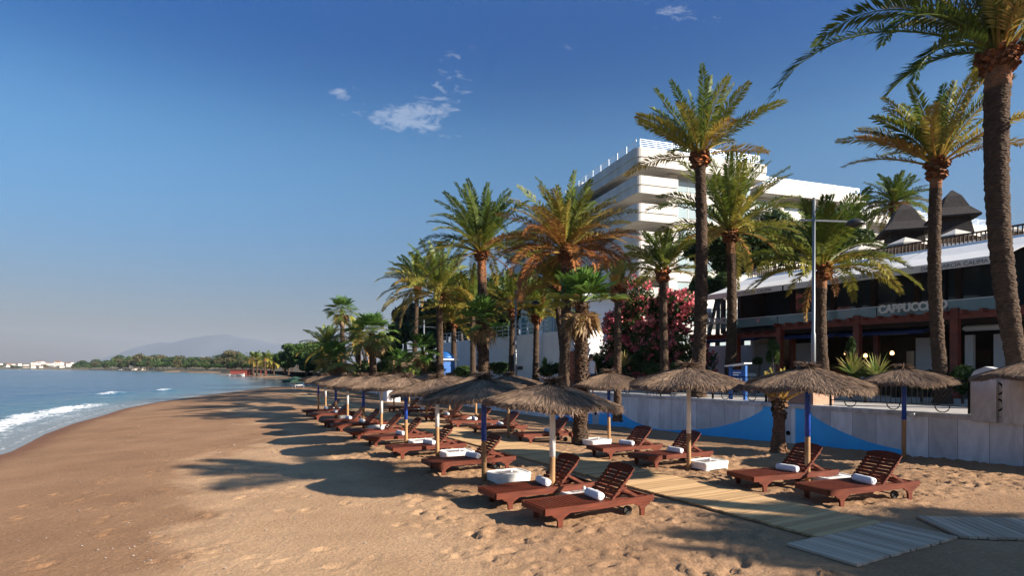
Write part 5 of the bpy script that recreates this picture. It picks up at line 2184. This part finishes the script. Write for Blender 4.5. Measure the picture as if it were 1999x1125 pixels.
    dp('date palm with drooping dry leaves right of the full fan palm', (700, 668), 701, 66, .32, .28, 119,
       dict(n=34, L=3.6, e_top=84, e_low=-30, droop=1.2, tint=(.3, .75), ll=.5, nl=30, wleaf=.045), basez=.5, sides=10)
    # little palm in the sand by the wall
    b = on_ground(1520, 884)
    t = at(1522, 778, b.y)
    o = date_palm('young palm with short cut fronds in the sand by the wall', (b.x, b.y, b.z - .06), t, .165, .12, 120, dict(n=20, L=.70, e_top=88, e_low=30, droop=.3, tint=(.5, .75), ll=.14, nl=18, wleaf=.01), band=.0, dark=.6, stubs=44, stub_len=.07)
    # palms of the same avenue standing just beyond the right edge of the view; they shade the near sand
    for i, (x, y, z, n_, L_) in enumerate(((18.5, 2.5, 10.6, 14, 2.3), (25.0, -2.6, 8.5, 56, 2.8), (24.0, -.7, 8.3, 50, 2.0))):
        date_palm('%s palm of the avenue beyond the leaning palm' % ('first', 'second', 'third', 'fourth', 'fifth')[i].replace('first', 'nearest'), (x, y, zp), (x - .2, y, z), .28, .24, 130 + i,
                  dict(n=n_, L=L_, e_top=86, e_low=-15, droop=1.0, tint=(.2, .5), ll=.5, nl=40, wleaf=.032), sides=12)


# ------------------------------------------------------------------ planting, people and small things behind the wall
def planting():
    zp = WTOP - .06

    def gp(px, n):
        a, _ = ray(px, 700)
        Y = n / (NX * a + NY)
        return Vector((a * Y, Y, 0))
    # oleander: one large flowering bush
    r = np.random.default_rng(41)
    p = gp(1255, 22.6)
    o = thing('oleander_bush', 'tall pink flowering oleander bush between palm trunks below the hotel', 'bush', (p.x, p.y, zp), ROT_SHORE)
    bl = []
    for i in range(26):
        x = r.uniform(-4.6, 3.2)
        top = 6.2 - .12 * (x - .2) ** 2
        bl.append((x, r.uniform(-.6, 1.6), r.uniform(1.0, top - .7), r.uniform(.8, 1.3), r.uniform(.7, 1.1), r.uniform(.7, 1.1)))
    q, t = leaf_cloud(r, bl, 15000, .085, (.0, .45), shell=.5, aspect=2.2)
    link_mesh('crown', quad_mesh('crown', q, np.minimum(t, .46)), 'oleander', o)
    q, t = leaf_cloud(r, bl, 620, .3, (.6, 1), shell=.97)
    c = q.mean(1)
    k = 15
    N = len(c) * k
    cc = np.repeat(c, k, 0) + r.normal(0, .13, (N, 3))
    nr = unit(r.normal(0, 1, (N, 3)))
    a = unit(np.cross(nr, r.normal(0, 1, (N, 3))))
    b = np.cross(nr, a)
    s = .085 * r.uniform(.6, 1.3, (N, 1))
    q = np.stack([cc - a * s, cc - b * s, cc + a * s, cc + b * s], 1)
    link_mesh('flower', quad_mesh('flower', q, np.repeat(r.uniform(.55, .95, len(c)), k)), 'oleander', o)
    mb = MB()
    for i in range(9):
        x = r.uniform(-3.5, 2.5)
        mb.tube([(x, .5, 0), (x + r.normal(0, .2), .5, 1.2), (x + r.normal(0, .5), .5, 2.6)], [.07, .05, .03], 6)
    mb.build('trunk', 'bark', o)
    # leafy trees between the palms and the hotel
    for lab, px, py, hw, hh, Y, seed, m, th, n, size in (
            ('broad dark pine with bare forked limbs behind the hotel side palms', 1435, 488, 92, 50, 43, 51, 'pine', 5.6, 15000, .12),
            ('dark rounded tree between the pine and the restaurant roof', 1520, 470, 75, 60, 45, 52, 'leaf', 4, 9000, .12),
            ('low dark tree behind the thatched pavilion', 1650, 462, 60, 45, 48, 53, 'leaf', 3, 7000, .12),
            ('dark hedge like tree at the foot of the hotel front', 1375, 560, 30, 32, 42, 54, 'leaf', 2.5, 7000, .1),
            ('dark leafy tree under the restaurant awning end', 1400, 560, 34, 34, 39, 55, 'leaf', 2.0, 5000, .09),
            ('green tree standing behind the pool terrace railing', 905, 590, 60, 55, 70, 56, 'leaf', 4, 8000, .2),
            ('dark tree behind the left leaning date palm', 872, 625, 55, 50, 74, 57, 'pine', 4, 8000, .2),
            ('bright green tree filling the gap left of the hotel', 985, 580, 55, 60, 62, 58, 'leaf', 4, 8000, .18),
            ('olive brown rounded tree on the skyline left of the grove', 795, 618, 30, 30, 105, 59, 'olive', 5, 4500, .26),
            ('light green bush like tree below the olive brown tree', 790, 655, 28, 26, 88, 60, 'leaf', 3, 4000, .22),
            ('dark tree right of the olive brown tree', 838, 645, 30, 40, 95, 61, 'pine', 4, 4500, .25),
            ('dark green tree behind the full fan palm', 755, 680, 30, 30, 95, 62, 'pine', 3, 3500, .25),
            ('shaded tree behind the tall green date palm', 960, 640, 50, 45, 60, 63, 'leaf', 3, 7000, .17),
            ('dark tree between the pool house and the hotel', 1010, 590, 38, 36, 58, 64, 'pine', 4, 7000, .16)):
        c = at(px, py, Y)
        bz = 2.2 if Y < 60 else 1.5
        rx, rz = hw / F * Y, hh / F * Y
        leafy('leafy_tree', lab, 'tree', (c.x, Y, bz), rx, rx * .9, rz, c.z - bz, seed, n, size, m, nb=12, trunk=(.16 * (Y / 45) ** .5, max(1.0, c.z - bz - rz * .6)), tint=(.0, .75), group='leafy trees behind the promenade', br=(.30, .48))
    # bare pale limbs under the pine
    # shrubs on the promenade edge
    sh = (
        ('round clipped green bush behind the white poled parasol', 1252, 706, 24, 22, 21.5, 71, .055, 3500),
        ('dark clipped bush beside the slender trunk', 1215, 708, 22, 18, 21.0, 72, .055, 3000),
        ('low light green bush in front of the oleander', 1275, 722, 18, 12, 20.2, 73, .05, 2200),
        ('wide green hedge bush left of the second lamp post', 975, 722, 26, 12, 19.5, 74, .07, 2500),
        ('pale green hedge bush beside the blue kiosk', 905, 727, 28, 12, 19.5, 75, .08, 2500),
        ('dark bush under the shaggy fan palm crown', 1168, 712, 26, 20, 21.5, 76, .06, 3000),
        ('green bush by the brick planter and yucca', 1690, 726, 26, 16, 19.5, 77, .05, 2600),
        ('tall narrow green shrub beside the red post', 1510, 690, 12, 26, 21.0, 78, .05, 2500),
        ('tall narrow green shrub in front of the dark restaurant opening', 1660, 688, 9, 24, 21.5, 79, .045, 2000),
        ('dense dark hedge next to the pointed marble slab', 1880, 735, 30, 30, 21.5, 80, .05, 5000),
        ('dark hedge behind the railing under the leaning trunk', 1800, 742, 42, 24, 21.5, 81, .05, 5000),
        ('round dark bush in a pot by the white restaurant wall', 1480, 706, 9, 9, 22.5, 82, .045, 1200),
        ('green bush at the foot of the tallest palm', 1330, 715, 24, 16, 20.5, 83, .055, 2600),
        ('shaggy low bush under the full fan palm', 700, 720, 34, 22, 17.0, 85, .12, 2600),
        ('low bush between the thatched bar and the fan palms', 752, 724, 26, 18, 16.9, 86, .11, 2200),
        ('dense bush in front of the beach bar sign', 800, 726, 24, 16, 17.0, 87, .11, 2200),
        ('dark low bush against the kiosk wall', 840, 726, 20, 18, 17.2, 88, .10, 2000),
        ('broad bush behind the farthest straw parasols', 645, 728, 36, 18, 17.4, 89, .14, 2400),
        ('dark bush right of the second lamp post', 1075, 720, 22, 14, 20.0, 84, .065, 2400))
    for lab, px, py, hw, hh, n, seed, size, cnt in sh:
        g = gp(px, n)
        c = at(px, py, g.y)
        leafy('green_bush', lab, 'bush', (g.x, g.y, zp), hw / F * g.y, hw / F * g.y * .8, hh / F * g.y, c.z - zp, seed, cnt, size, 'leaf', nb=8, tint=(.1, .8), group='green bushes on the promenade', br=(.4, .6), trunk=(.04, max(.3, c.z - zp)), lims=2)
    spiky('big dry yellow agave like rosette behind the parasol by the lamp', (*gp(1217, 20.0)[:2], at(1217, 716, gp(1217, 20).y).z), 90, .85, 91, (.55, .85), 'yucca_plant', .035)
    spiky('green and yellow yucca behind the parasols in front of the bar', (*gp(1664, 18.8)[:2], at(1664, 730, gp(1664, 18.8).y).z), 60, .75, 92, (.35, .7), wl=.03)
    spiky('taller yellowish yucca with arching blades by the palm trunk', (*gp(1712, 18.6)[:2], at(1712, 736, gp(1712, 18.6).y).z), 48, .80, 93, (.4, .72), wl=.032)
    spiky('small yucca at the foot of the wall palms', (*gp(1066, 20)[:2], at(1066, 722, gp(1066, 20).y).z), 50, .9, 94, (.05, .4), wl=.04)
    # information sign with slanted roof
    g = gp(1441, 17.2)
    o = thing('notice_board', 'blue framed notice board with a white slanted top behind the railing', 'sign', (g.x, g.y, zp), ROT_SHORE)
    k = g.y / F
    w = 17 * k
    z0, z1 = .0, at(1441, 713, g.y).z - zp
    for sg in (-1, 1):
        MB().box(sg * w - .05, sg * w + .05, -.05, .05, 0, z1 - .02).build('post', 'sign_blue', o)
    MB().box(-w + .051, w - .051, -.03, .03, .35, z1 - .18).build('panel', 'sign_blue', o)
    MB().box(-w + .10, w - .10, -.036, -.031, .45, z1 * .62).build('notice_sheet', 'white_paint', o)
    MB().box(-w + .13, w - .13, -.041, -.037, .55, z1 * .50).build('printed_picture', 'print', o)
    t = text_mesh('Beach', .12, o, 'white_paint', (-w + .12, -.036, z1 - .34), 'lettering', .003)
    bpy.data.objects.remove(t)
    for i in range(2):
        MB().box(-w + .13, w - .16 - .1 * i, -.036, -.031, z1 - .30 - .08 * i, z1 - .26 - .08 * i).build('line_of_text', 'white_paint', o)
    mb = MB()
    mb.prism([(-w - .12, z1 - .06), (w + .12, z1 + .04), (w + .12, z1 + .08), (-w - .12, z1 - .02)], -.2, .2)
    mb.build('roof', 'white_paint', o)
    # blue kiosk with domed top
    c = at(869, 742, 47)
    o = thing('kiosk', 'small blue kiosk with white posts and domed roof by the palms', 'kiosk', (c.x, 47, zp - .3), ROT_SHORE)
    MB().box(-.62, .62, -.62, .62, 0, 2.0).build('body', 'sign_blue', o)
    for sx in (-1, 1):
        for sy in (-1, 1):
            MB().box(sx * .66 - .06, sx * .66 + .06, sy * .66 - .06, sy * .66 + .06, 0, 2.05).build('post', 'white_paint', o)
    MB().box(-.85, .85, -.85, .85, 2.06, 2.16).build('cornice', 'white_paint', o)
    MB().lathe([(.80, 2.162), (.74, 2.35), (.55, 2.6), (.28, 2.75), (.05, 2.8)], 16).build('roof', 'sign_blue', o, True)
    # thatched beach bar
    c = at(765, 740, 58)
    o = thing('beach_bar', 'ochre beach bar with thatched roof among the fan palms', 'beach bar', (c.x, 58, .4), ROT_SHORE)
    MB().box(-2.4, 2.6, 0, 3, 0, 1.9).build('wall', 'ochre_wall', o)
    MB().box(-1.9, .2, -.02, -.001, .9, 1.8).build('window', 'dark_interior', o)
    mb = MB()
    mb.prism([(-.5, 1.9), (3.5, 1.9), (1.6, 3.3), (1.4, 3.3)], 0, 1)
    mb.v = [(-3.2 + 6.6 * v[1], v[0], v[2]) for v in mb.v]
    mb.build('roof', 'thatch_roof', o)
    MB().box(-1.3, .0, -.62, -.56, 1.95, 2.5).build('sign_board', 'sign_blue', o)
    MB().box(.6, 2.6, -.62, -.56, 2.0, 2.9).build('sign_panel', 'ochre_wall', o)
    # low marble block between the rows
    b = on_ground(748, 783)
    o = thing('service_hut', 'small pale concrete box behind the far parasols', 'hut', (b.x, b.y, b.z), ROT_SHORE)
    MB().bbox(-.9, 1.0, 0, 1, -.3, 1.0, .02).build('body', 'wall_white', o)
    MB().bbox(-.95, 1.05, -.05, 1.05, 1.002, 1.06, .01).build('lid', 'marble_plain', o)


def cafe():
    zf = WTOP - .05

    def spot(px, n):
        a, _ = ray(px, 700)
        Y = n / (NX * a + NY)
        return Vector((a * Y, Y, zf))
    tb = ch = None
    for i, (px, n) in enumerate(((1556, 24.0), (1602, 26.2), (1642, 24.2), (1708, 25.8), (1752, 24.0), (1812, 25.6), (1474, 25.6))):
        p = spot(px, n)
        lab = ('round white cafe table by the second red post', 'white cafe table deep behind the lamp post', 'white cafe table left of the first tall post', 'white cafe table behind the yuccas', 'white cafe table between the yuccas and the palm trunk', 'white cafe table right behind the slim palm trunk', 'white cafe table beside the white ground floor wall')[i]
        if tb is None:
            tb = o = thing('cafe_table', lab, 'table', p, 0, 'white cafe tables under the pergola')
            MB().lathe([(.38, .72), (.40, .73), (.40, .75), (.38, .76)], 20).build('table_top', 'white_paint', o)
            MB().lathe([(.22, 0), (.22, .02), (.035, .04), (.035, .719)], 12).build('pedestal', 'iron', o)
        else:
            o = copy_tree(tb)
            o.location = p
            o['label'] = lab
        for k in range(2):
            a = random.uniform(0, 6.28) + k * PI
            q = p + Vector((.62 * math.cos(a), .62 * math.sin(a), 0))
            lb = lab.replace('round white cafe table', 'pale cafe chair').replace('white cafe table', 'pale cafe chair') + (' facing it' if k else '')
            if ch is None:
                ch = c = thing('cafe_chair', lb, 'chair', q, a, 'pale chairs at the cafe tables')
                MB().bbox(-.21, .21, -.21, .21, .43, .47, .015).build('seat', 'cream_cloth', c)
                MB().bbox(.17, .21, -.20, .20, .50, .86, .012).build('backrest', 'cream_cloth', c)
                for x in (-.18, .18):
                    for y in (-.18, .18):
                        MB().box(x - .02, x + .02, y - .02, y + .02, 0, .429 if x < 0 else .51).build('leg', 'dark_brown', c)
            else:
                c = copy_tree(ch)
                c.location = q
                c.rotation_euler.z = a
                c['label'] = lb
    # small warm lamps glowing inside
    em, nt, p_, out = nodes('lamp_glow')
    p_.inputs['Base Color'].default_value = (1, .6, .25, 1)
    p_.inputs['Emission Color'].default_value = (1, .55, .22, 1)
    p_.inputs['Emission Strength'].default_value = 2.2
    for i, (px, n, z) in enumerate(((1690, 29.0, 2.75), (1713, 29.5, 2.8), (1652, 29.2, 2.9), (1742, 29.0, 2.85), (1606, 29.4, 2.9))):
        p = spot(px, n)
        g = thing('pendant_lamp', 'small warm pendant lamp lit inside the dark bar, %s counted from the red post' % ORD[i], 'lamp', (p.x, p.y, 0), 0, 'lit pendant lamps inside the bar')
        MB().lathe([(.02, z + .14), (.07, z + .10), (.09, z), (.07, z - .04), (.02, z - .06)], 12).build('glass_shade', 'lamp_glow', g, True)
        MB().tube([(0, 0, z + .14), (0, 0, 3.89)], .008, 5).build('cable', 'iron', g)


def person():
    """standing figure seen on the promenade between palm trunk and bush"""
    Y = 24.5
    c = at(1155, 700, Y)
    o = thing('person', 'person in a white top standing on the promenade behind the parasols', 'person', (c.x, Y, WTOP - .06), R(35))
    V = [(0, 0, .93), (0, 0, 1.10), (0, 0, 1.28), (0, .005, 1.40), (0, -.005, 1.47), (0, -.01, 1.55), (0, -.012, 1.64), (0, -.005, 1.70),
         (-.17, 0, 1.385), (-.235, .02, 1.12), (-.20, -.10, .90), (-.195, -.14, .82),
         (.17, 0, 1.385), (.24, .02, 1.12), (.21, -.10, .90), (.205, -.14, .82),
         (-.10, 0, .86), (-.11, -.02, .48), (-.11, .02, .08), (-.12, -.12, .03),
         (.10, 0, .86), (.12, .02, .48), (.12, .05, .08), (.13, -.09, .03)]
    E = [(0, 1), (1, 2), (2, 3), (3, 4), (4, 5), (5, 6), (6, 7), (3, 8), (8, 9), (9, 10), (10, 11), (3, 12), (12, 13), (13, 14), (14, 15), (0, 16), (16, 17), (17, 18), (18, 19), (0, 20), (20, 21), (21, 22), (22, 23)]
    rad = [.14, .125, .14, .10, .05, .075, .082, .05, .055, .042, .033, .03, .055, .042, .033, .03, .085, .058, .04, .035, .085, .058, .04, .035]
    me = bpy.data.meshes.new('body')
    me.from_pydata(V, E, [])
    b = link_mesh('body', me, ['skin'], o)
    sk = b.modifiers.new('skin', 'SKIN')
    for v, q in zip(me.skin_vertices[0].data, rad):
        v.radius = (q, q * .8)
    me.skin_vertices[0].data[0].use_root = True
    b.modifiers.new('sub', 'SUBSURF').levels = 1
    mb = MB()
    mb.lathe([(.17, .84), (.165, .95), (.15, 1.1), (.175, 1.28), (.16, 1.40), (.07, 1.45)], 14)
    mb.v = [(x, y * .72, z) for x, y, z in mb.v]
    mb.build('shirt', 'white_cloth', o, True)
    mb = MB()
    mb.lathe([(.20, .42), (.17, .7), (.165, .90)], 14)
    mb.v = [(x, y * .8, z) for x, y, z in mb.v]
    mb.build('skirt', 'dark_cloth', o, True)
    mb = MB()
    mb.lathe([(.06, 1.50), (.098, 1.58), (.10, 1.66), (.07, 1.725), (.02, 1.745)], 12, (0, .018, 0))
    mb.build('hair', 'hair', o, True)


def far_beach():
    # green parasol and white loungers beyond the straw rows
    b = on_ground(577, 757)
    o = thing('beach_parasol', 'dark green parasol standing alone beyond the straw parasols', 'parasol', b)
    r = 26 / F * b.y
    zt = at(577, 735, b.y).z - b.z
    mb = MB()
    vs = [(0, 0, zt)] + [(r * math.cos(i * PI / 4), r * math.sin(i * PI / 4), zt - .55) for i in range(8)] + [(r * math.cos(i * PI / 4), r * math.sin(i * PI / 4), zt - .75) for i in range(8)]
    mb.add(vs, [(0, 1 + i, 1 + (i + 1) % 8) for i in range(8)] + [(1 + i, 9 + i, 9 + (i + 1) % 8, 1 + (i + 1) % 8) for i in range(8)])
    mb.build('canopy', 'green_cloth', o)
    MB().tube([(0, 0, -.2), (0, 0, zt - .05)], .05, 8).build('pole', 'white_paint', o)
    first = None
    for i, (px, py, lab) in enumerate(((572, 758, 'white plastic sunbed under the green parasol'), (590, 756, 'white plastic sunbed between the green parasol and the straw row'), (612, 754, 'white plastic sunbed closest to the fan palms'), (600, 752, 'white plastic sunbed behind the others by the green parasol'))):
        b = on_ground(px, py)
        if first is None:
            o = thing('plastic_sunbed', lab, 'sunbed', b, HEAD + .4, 'white plastic sunbeds by the green parasol')
            first = o
            mb = MB()
            mb.prism([(0, .28), (1.3, .28), (1.85, .72), (1.85, .77), (1.3, .34), (0, .34)], -.32, .32)
            mb.build('seat', 'plastic_white', o)
            for x in (.15, 1.25):
                for y in (-.28, .28):
                    MB().box(x - .03, x + .03, y - .03, y + .03, -.05, .279).build('leg', 'plastic_white', o)
        else:
            c = copy_tree(first)
            c.location = b
            c['label'] = lab
            c.rotation_euler.z = HEAD + .4 + random.uniform(-.3, .3)
    # umbrella pines at the end of the beach
    for i, (px, py, hw, hh, Y, lab) in enumerate(((600, 690, 56, 26, 122, 'big rounded umbrella pine at the end of the beach'), (640, 688, 40, 26, 135, 'second umbrella pine behind the far fan palms'), (557, 703, 26, 18, 138, 'lower umbrella pine at the edge of the far beach'), (615, 706, 40, 20, 116, 'dark low pine under the big umbrella pine'))):
        c = at(px, py, Y)
        leafy('umbrella_pine', lab, 'pine tree', (c.x, Y, .6), hw / F * Y, hw / F * Y * .9, hh / F * Y, c.z - .6, 300 + i, 15000, .22, 'pine', nb=30, trunk=(.3, max(1, c.z - .6 - hh / F * Y * .5)), tint=(.25, 1.0), group='umbrella pines at the end of the beach', br=(.26, .40), flat=.85)
    # thin palms around the far beach hut
    r = np.random.default_rng(77)
    for i in range(9):
        px = 492 + i * 11.5 + r.uniform(-4, 4)
        Y = r.uniform(150, 195)
        hgt = at(px, r.uniform(696, 708), Y)
        o = date_palm('small far palm with dry crown, %s along the distant beach from the hut' % ORD[i], (hgt.x, Y, -.1), hgt, .25, .22, 400 + i,
                      dict(n=16, L=2.4, e_top=80, e_low=-35, droop=1.1, tint=(.15, .62), ll=.7, nl=9, wleaf=.13), group='small palms on the distant beach', sides=6, stubs=6)
    b = at(468, 733, 175)
    o = thing('beach_hut', 'low red painted hut on the distant beach', 'hut', (b.x, 175, -.2), .2)
    MB().box(-2.6, 2.6, 0, 4, 0, 1.7).build('wall', 'red_paint', o)
    MB().box(-3.2, 8.0, -.4, 4.4, 1.702, 1.95).build('roof', 'thatch_roof', o)
    for x in (4, 6, 7.6):
        MB().box(x - .12, x + .12, -.1, .14, 0, 1.70).build('post', 'red_paint', o)
    b = at(462, 737, 168)
    o = thing('rowing_boat', 'small white boat drawn up on the sand by the red hut', 'boat', (b.x, 168, -.28), .6)
    mb = MB()
    P = []
    for x, w, z in ((-2, .5, .5), (-1.9, .7, .55), (0, .9, .5), (1.4, .6, .6), (2.2, .05, .8)):
        P.append((x, w, z))
    vs, fs = [], []
    for x, w, z in P:
        vs += [(x, -w, z), (x, -w * .5, .0), (x, w * .5, .0), (x, w, z)]
    for i in range(len(P) - 1):
        for k in range(3):
            fs.append((i * 4 + k, i * 4 + k + 1, i * 4 + 5 + k, i * 4 + 4 + k))
    fs += [(0, 1, 2, 3)]
    mb.add(vs, fs)
    mb.build('hull', 'white_paint', o)
    MB().box(-.3, .1, -.75, .75, .38, .43).build('thwart', 'pole_wood', o)


def far_coast():
    r = np.random.default_rng(55)
    # low land behind the bay
    xs = np.linspace(-1500, -60, 60)
    V, rows = [], np.linspace(0, 1, 8)
    for f in rows:
        yy = np.interp(xs, SHORE[::-1, 0], SHORE[::-1, 1]) + 22 + f * 500
        V.append(np.stack([xs, yy, np.full_like(xs, -.3) + 2.2 * sstep(0, .15, f) + 5 * f], -1))
    me = array_mesh('far_land', np.concatenate(V), grid_faces(60, 8))
    tag(link_mesh('far_land', me, 'far_land', smooth=True), 'low wooded land behind the far side of the bay', 'land', kind='structure')
    # crown silhouettes, three shapes shared by every far tree
    kinds = []
    for k, (m, flat, nb, cnt) in enumerate((('pine', .7, 12, 900), ('leaf', 1.0, 10, 900), ('olive', 1.0, 9, 800))):
        for v in range(2):
            rr = np.random.default_rng(500 + k * 3 + v)
            q, t = leaf_cloud(rr, blobs_in(rr, nb, 1, 1, .8 * flat, 0, (.3, .45)), cnt, .075, (.1, .9))
            me = quad_mesh('crown', q, t)
            me.materials.append(MATS[m])
            kinds.append(me)
    tm = MB()
    tm.tube([(0, 0, -1), (0, 0, 1)], [.07, .04], 6)
    tr = bpy.data.meshes.new('trunk')
    tr.from_pydata(tm.v, [], tm.f)
    tr.materials.append(MATS['bark'])
    spots = []
    for i in range(120):
        px = 142 + 420 * (i + r.uniform(-.4, .4)) / 120
        Ysh = float(np.interp(px, [100, 200, 300, 400, 440, 520, 570], [640, 520, 400, 300, 240, 205, 185]))
        row = i % 3
        Y = Ysh + 30 + row * 45 + r.uniform(-10, 10)
        top = np.interp(px, [130, 150, 205, 215, 290, 330, 430, 450, 520, 560], [709, 704, 702, 695, 692, 694, 694, 689, 698, 700])
        top = top + r.uniform(-3, 5) + (2 - row) * 4.5
        spots.append((px, Y, top, r.integers(0, 6)))
    spots.append((446, 330, 681, 4))
    spots.append((462, 330, 690, 2))
    spots.append((276, 460, 689, 4))
    words = ['green', 'bushy', 'olive']
    for i, (px, Y, top, k) in enumerate(spots):
        c = at(px, top, Y)
        bz = .3
        hgt = max(4.0, c.z - bz)
        o = thing('far_tree', 'far tree in the wooded shore across the bay', 'tree', (c.x, Y, bz), r.uniform(0, 6), 'trees of the wooded shore across the bay')
        cr = bpy.data.objects.new('crown', kinds[k])
        COL.objects.link(cr)
        cr.parent = o
        cr.location = (0, 0, hgt * .60)
        w = hgt * r.uniform(.55, .9) if k < 2 else hgt * r.uniform(.42, .62)
        cr.scale = (w, w, hgt * .5)
        t = bpy.data.objects.new('trunk', tr)
        COL.objects.link(t)
        t.parent = o
        t.location = (0, 0, hgt * .28)
        t.scale = (hgt * .25, hgt * .25, hgt * .3)
    # white town at the left end of the bay
    body = bpy.data.meshes.new('house_body')
    mb = MB()
    mb.box(-.5, .5, -.5, .5, 0, .8)
    body.from_pydata(mb.v, [], mb.f)
    body.materials.append(MATS['far_white'])
    roof = bpy.data.meshes.new('roof')
    mb = MB()
    mb.prism([(-.56, .801), (.56, .801), (.56, .82), (0, 1.0), (-.56, .82)], -.56, .56)
    roof.from_pydata(mb.v, [], mb.f)
    roof.materials.append(MATS['far_tile'])
    win = bpy.data.meshes.new('window')
    mb = MB()
    for x in (-.3, 0, .3):
        mb.box(x - .07, x + .07, -.505, -.5005, .25, .5)
    win.from_pydata(mb.v, [], mb.f)
    win.materials.append(MATS['window_glass'])
    for i in range(96):
        px = r.uniform(-40, 142)
        Y = r.uniform(900, 1250)
        py = r.uniform(708, 719) if px > 40 else r.uniform(712, 719)
        if i < 8:
            px, Y, py = r.uniform(225, 300), r.uniform(470, 520), 718.9
        a, b = ray(px, py)
        z0 = max(-.2, H + b * Y - 3)
        o = thing('house', 'tiny pale house in the white town across the bay' if i >= 8 else 'small white house at the foot of the far trees', 'house', (a * Y, Y, z0), r.uniform(-.5, .5), 'white houses of the far town' if i >= 8 else 'white houses below the far trees')
        w, d_, h_ = r.uniform(4, 10), r.uniform(5, 8), r.uniform(3, 6.5)
        if i < 8:
            w, d_, h_ = w * .3, d_ * .4, h_ * .35
        for nm, me in (('house_body', body), ('roof', roof), ('window', win)):
            c = bpy.data.objects.new(nm, me)
            COL.objects.link(c)
            c.parent = o
            c.scale = (w, d_, h_)
    # hillside under the town
    s = MB()
    c0, c1 = at(-120, 719, 1300), at(145, 719, 1300)
    vs = []
    for f in np.linspace(0, 1, 16):
        x0 = -900 * 1.0 + 0
        px = -120 + 265 * f
        hgt = 12 * math.sin(f * PI) ** .6 + .5
        for (Y, k) in ((880, 0), (1000, .4), (1150, .9), (1350, 1)):
            a, _ = ray(px, 718)
            vs.append((a * Y, Y, hgt * k - .2))
    fs = []
    for i in range(15):
        for k in range(3):
            fs.append((i * 4 + k, i * 4 + k + 1, i * 4 + k + 5, i * 4 + k + 4))
    s.add(vs, fs)
    tag(s.build('town_hill', 'far_land', smooth=True), 'low slope under the white town across the bay', 'hill', kind='structure')
    for i in range(26):
        px = r.uniform(-30, 140)
        Y = r.uniform(860, 1200)
        c = at(px, r.uniform(710, 717), Y)
        o = thing('far_tree', 'dark tree between the pale houses of the far town', 'tree', (c.x, Y, 0), r.uniform(0, 6), 'trees of the far town')
        cr = bpy.data.objects.new('crown', kinds[r.integers(0, 6)])
        COL.objects.link(cr)
        cr.parent = o
        hgt = max(6, c.z)
        cr.location = (0, 0, hgt * .6)
        w = hgt * r.uniform(.6, 1.1)
        cr.scale = (w, w, hgt * .5)


def pebbles():
    r = np.random.default_rng(61)
    V, Fc, b = [], [], 0
    base = np.array([(1, 0, 0), (.3, .9, 0), (-.8, .55, 0), (-.8, -.6, 0), (.3, -.9, 0), (0, 0, .6)])
    fcs = np.array([(0, 1, 5), (1, 2, 5), (2, 3, 5), (3, 4, 5), (4, 0, 5)])
    K = 0
    while K < 620:
        u = r.random()
        if u < .75:
            Y = 6 + 38 * r.random() ** 2
            s = r.normal(6.6, .6) if r.random() < .6 else r.uniform(2.5, 6)
            x = float(shore_x(Y)) + s / .86
        else:
            x, Y = r.uniform(-6, 9), r.uniform(5.5, 12)
        a, z = r.uniform(0, 6.28), gz(x, Y)
        k = .006 + .018 * r.random() ** 2.5 * (1.0 if Y < 14 else 1.8)
        c, s_ = math.cos(a), math.sin(a)
        P = base * k * np.array([1, r.uniform(.6, 1), r.uniform(.5, 1)])
        P = np.stack([P[:, 0] * c - P[:, 1] * s_ + x, P[:, 0] * s_ + P[:, 1] * c + Y, P[:, 2] + z + .012], -1)
        V.append(P)
        Fc.append(fcs + b)
        b += 6
        K += 1
    me = array_mesh('pebbles', np.concatenate(V), np.concatenate(Fc))
    tag(link_mesh('pebbles', me, 'pebble'), 'scattered pale pebbles and shell bits on the sand', 'pebbles', kind='stuff')


def haze():
    o = MB().box(-5600, 1600, -80, 8600, -7, 430).build('haze', 'white_paint')
    o.data.materials.clear()
    m = bpy.data.materials.new('haze')
    m.use_nodes = True
    nt = m.node_tree
    nt.nodes.clear()
    out = nt.nodes.new('ShaderNodeOutputMaterial')
    v = nt.nodes.new('ShaderNodeVolumePrincipled')
    v.inputs['Color'].default_value = (0.66, 0.76, 0.90, 1)
    v.inputs['Density'].default_value = 0.00010
    v.inputs['Anisotropy'].default_value = 0.1
    nt.links.new(v.outputs[0], out.inputs['Volume'])
    o.data.materials.append(m)
    tag(o, 'thin morning haze over the bay', 'haze', kind='stuff')


build_sand()
build_sea()
build_mountain()
sea_wall()
restaurant()
hotel()
pool_terrace()
beach_set()
boardwalks()
lamp_post(1592, 386, 430, 18.2, 25, 62, 'tall grey street lamp with crossarm standing before the restaurant')
lamp_post(1009, 567, 588, 35, 17, 32, 'grey street lamp between the fan palms in front of the white wall', .075)
lamp_post(829, 624, 638, 56, 14, 22, 'far grey street lamp left of the blue kiosk', .09)
palms()
planting()
cafe()
person()
far_beach()
far_coast()
pebbles()
haze()
